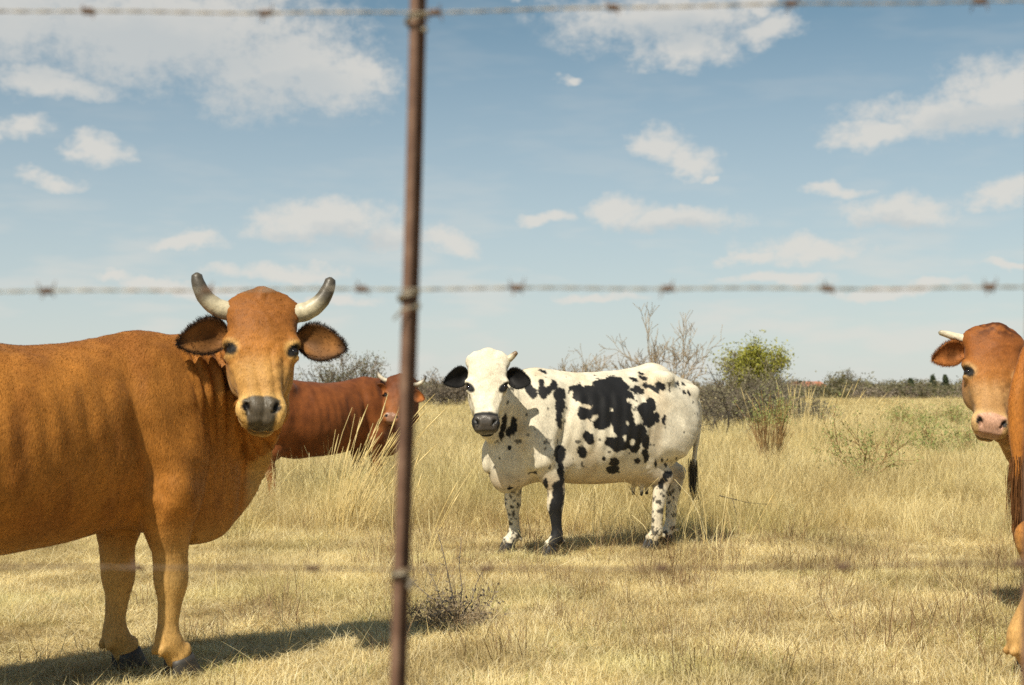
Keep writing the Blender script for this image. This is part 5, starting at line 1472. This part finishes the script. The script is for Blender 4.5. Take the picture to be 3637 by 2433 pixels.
MAT_WIRE = rust_mat("weathered_wire", (0.18, 0.155, 0.115), (0.27, 0.235, 0.18), (0.36, 0.32, 0.25), 90, 0.55, 0.3)
MAT_WIRE_RUST = rust_mat("rusty_wire", (0.10, 0.062, 0.034), (0.16, 0.105, 0.056), (0.22, 0.15, 0.085), 90, 0.65, 0.1)
MAT_BARB = rust_mat("rusty_barb", (0.09, 0.05, 0.03), (0.15, 0.09, 0.055), (0.22, 0.14, 0.09), 200, 0.7, 0.1)
FY = 1.30
fence = empty("wire_fence", (0, FY, 0))
def loc(p): return np.asarray(p) - np.array([0, FY, 0])
def post_mesh(top, bot, w=0.0135, dpt=0.011):
    """steel bar: broad left plate, right plate set back so shade darkens it"""
    a = R(-24)
    prof = np.array([(-0.0078, 0.0022), (-0.0072, 0.0004), (-0.0012, -0.0022), (0.0000, -0.0020), (0.0004, -0.0006), (0.0008, 0.0105), (0.0064, 0.0100), (0.0072, 0.0108), (0.0070, 0.0126), (0.0000, 0.0132), (-0.0010, 0.0040), (-0.0070, 0.0042)])  # stepped section shaped to keep the right part in shadow
    n = len(prof); vs = []; f = []
    K = 24
    for k in range(K):
        t = k / (K - 1); c = bot * (1 - t) + top * t + np.array([0.0012 * math.sin(t * 9), 0.0008 * math.sin(t * 13 + 1), 0])
        vs.append(np.stack([c[0] + prof[:, 0], c[1] + prof[:, 1], np.full(n, c[2])], axis=1))
    for k in range(K - 1):
        for j in range(n):
            q = (j + 1) % n; f.append((k * n + j, k * n + q, (k + 1) * n + q, (k + 1) * n + j))
    f += [tuple(range(n - 1, -1, -1)), tuple((K - 1) * n + j for j in range(n))]
    return np.concatenate(vs), f
p_top = loc(at(957, -75, FY)); p_bot = loc(at(853.6, 3404, FY)); p_bot[2] = -0.15
v, f_ = post_mesh(p_top, p_bot); mb = MB(); mb.add(v, f_); mb.build("post", MAT_POST, fence, False)
q_top = loc(at(2371, -75, FY)); q_bot = loc(at(2344, 3404, FY)); q_bot[2] = -0.15
for a_, b_ in [(p_top + np.array([-1.55, 0.01, 0]), p_bot + np.array([-1.55, 0, 0])), (q_top, q_bot), (q_top + np.array([1.1, 0, 0]), q_bot + np.array([1.12, 0, 0]))]:
    v, f_ = post_mesh(a_, b_); mb = MB(); mb.add(v, f_); mb.build("post", MAT_POST, fence, False)

def barb_mesh():
    mb = MB(); ang = np.linspace(0, 2 * np.pi * 3.4, 40)
    x = np.linspace(-0.0055, 0.0055, 40)
    mb.tube(np.stack([x, 0.0031 * np.cos(ang), 0.0031 * np.sin(ang)], axis=1), 0.0010, 5)
    x2 = np.linspace(-0.002, 0.0085, 40)
    mb.tube(np.stack([x2, 0.0034 * np.cos(ang + 2), 0.0034 * np.sin(ang + 2)], axis=1), 0.0010, 5)
    for (a, b) in [((-0.0055, 0.003, 0.0), (-0.0075, 0.004, -0.0125)), ((0.0055, -0.003, 0.001), (0.0085, -0.006, 0.0095)), ((0.008, -0.002, -0.002), (0.0105, -0.004, -0.0115)), ((-0.002, 0.003, 0.002), (-0.0035, 0.008, 0.0080))]:
        a = np.array(a); b = np.array(b); mb.tube(np.array([a, (a + b) / 2 + 0.0006, b]), np.array([0.0011, 0.0010, 0.0003]), 5)
    return mb
barb0 = None
WIRES = [((0, 25), (955, 27), (2344, 2), [200, 605, 992, 1400, 1808, 2240], 0.0), ((0, 664), (931, 664), (2344, 655), [105, 470, 824, 1180, 1525, 1892, 2262], 0.0), ((0, 1301), (912, 1303), (2344, 1292), [310, 712, 1110, 1512, 1925, 2330], 0.0)]
for wi, (pa, pb, pc, barbs, _) in enumerate(WIRES):
    A, B, D = (loc(at(q[0], q[1], FY - 0.008)) for q in (pa, pb, pc))
    L0 = B + (A - B) * ((-1.62 - B[0]) / (A - B)[0]); R0 = B + (D - B) * ((1.69 - B[0]) / (D - B)[0])
    n = 900
    x = np.linspace(L0[0], R0[0], n)
    zc = np.where(x < B[0], np.interp(x, [L0[0], B[0]], [L0[2], B[2]]), np.interp(x, [B[0], R0[0]], [B[2], R0[2]]))
    zc = zc + 0.0012 * np.sin(x * 7.0 + wi * 2) + 0.0005 * np.sin(x * 31 + wi)
    yc = np.full(n, B[1]) + 0.001 * np.sin(x * 5 + wi)
    mb = MB(); ph = x * 2 * np.pi / 0.042
    for s in (0, np.pi):
        mb.tube(np.stack([x, yc + 0.0007 * np.cos(ph + s), zc + 0.0007 * np.sin(ph + s)], axis=1), 0.0007, 5, cap=True)
    wire = mb.build("wire", MAT_WIRE if wi < 2 else MAT_WIRE_RUST, fence)
    bx_ = [float(loc(at(b_, pa[1], FY - 0.008))[0]) for b_ in barbs]
    sp = 0.150
    xx = bx_[0] - sp
    while xx > L0[0] + 0.05: bx_.append(xx); xx -= sp
    xx = max(bx_[:7]) + sp
    while xx < R0[0] - 0.05: bx_.append(xx); xx += sp
    for k, b_ in enumerate(sorted(bx_)):
        if barb0 is None:
            barb0 = barb_mesh().build("barb", MAT_BARB, wire); o = barb0
        else:
            o = barb0.copy(); C.objects.link(o); o.parent = wire
        o.location = (b_, float(np.interp(b_, x, yc)), float(np.interp(b_, x, zc)))
        o.scale = (0.78, 0.78, 0.78)
        o.rotation_euler = ((k * 2.1 + wi * 1.3) % 6.28, 0, 0)
    # tie wire that lashes the strand to the post
    for pc_ in [p_bot * (1 - t_) + p_top * t_ for t_ in [(B[2] - p_bot[2]) / (p_top[2] - p_bot[2])]]:
        a = np.linspace(0, 2 * np.pi * 1.15, 26)
        zt = B[2] + 0.001 - np.linspace(0, 0.016, 26)
        ring = np.stack([pc_[0] - 0.0005 + 0.0098 * np.cos(a), pc_[1] + 0.0015 - 0.0085 * np.sin(a), zt], axis=1)
        tail = np.array([ring[-1] + np.array([-0.012, -0.003, -0.003]), ring[-1] + np.array([-0.019, -0.004, -0.012])]) if wi == 1 else np.array([ring[-1] + np.array([0.003, -0.002, -0.002])])
        ring2 = ring.copy(); ring2[:, 2] -= 0.0022
        mb = MB(); mb.tube(np.concatenate([ring, tail]), 0.0012, 5); mb.tube(ring2, 0.0011, 5); mb.build("tie_wire", MAT_WIRE, fence)
tag(fence, "rusty barbed wire fence with three strands and a thin leaning steel post", "fence")
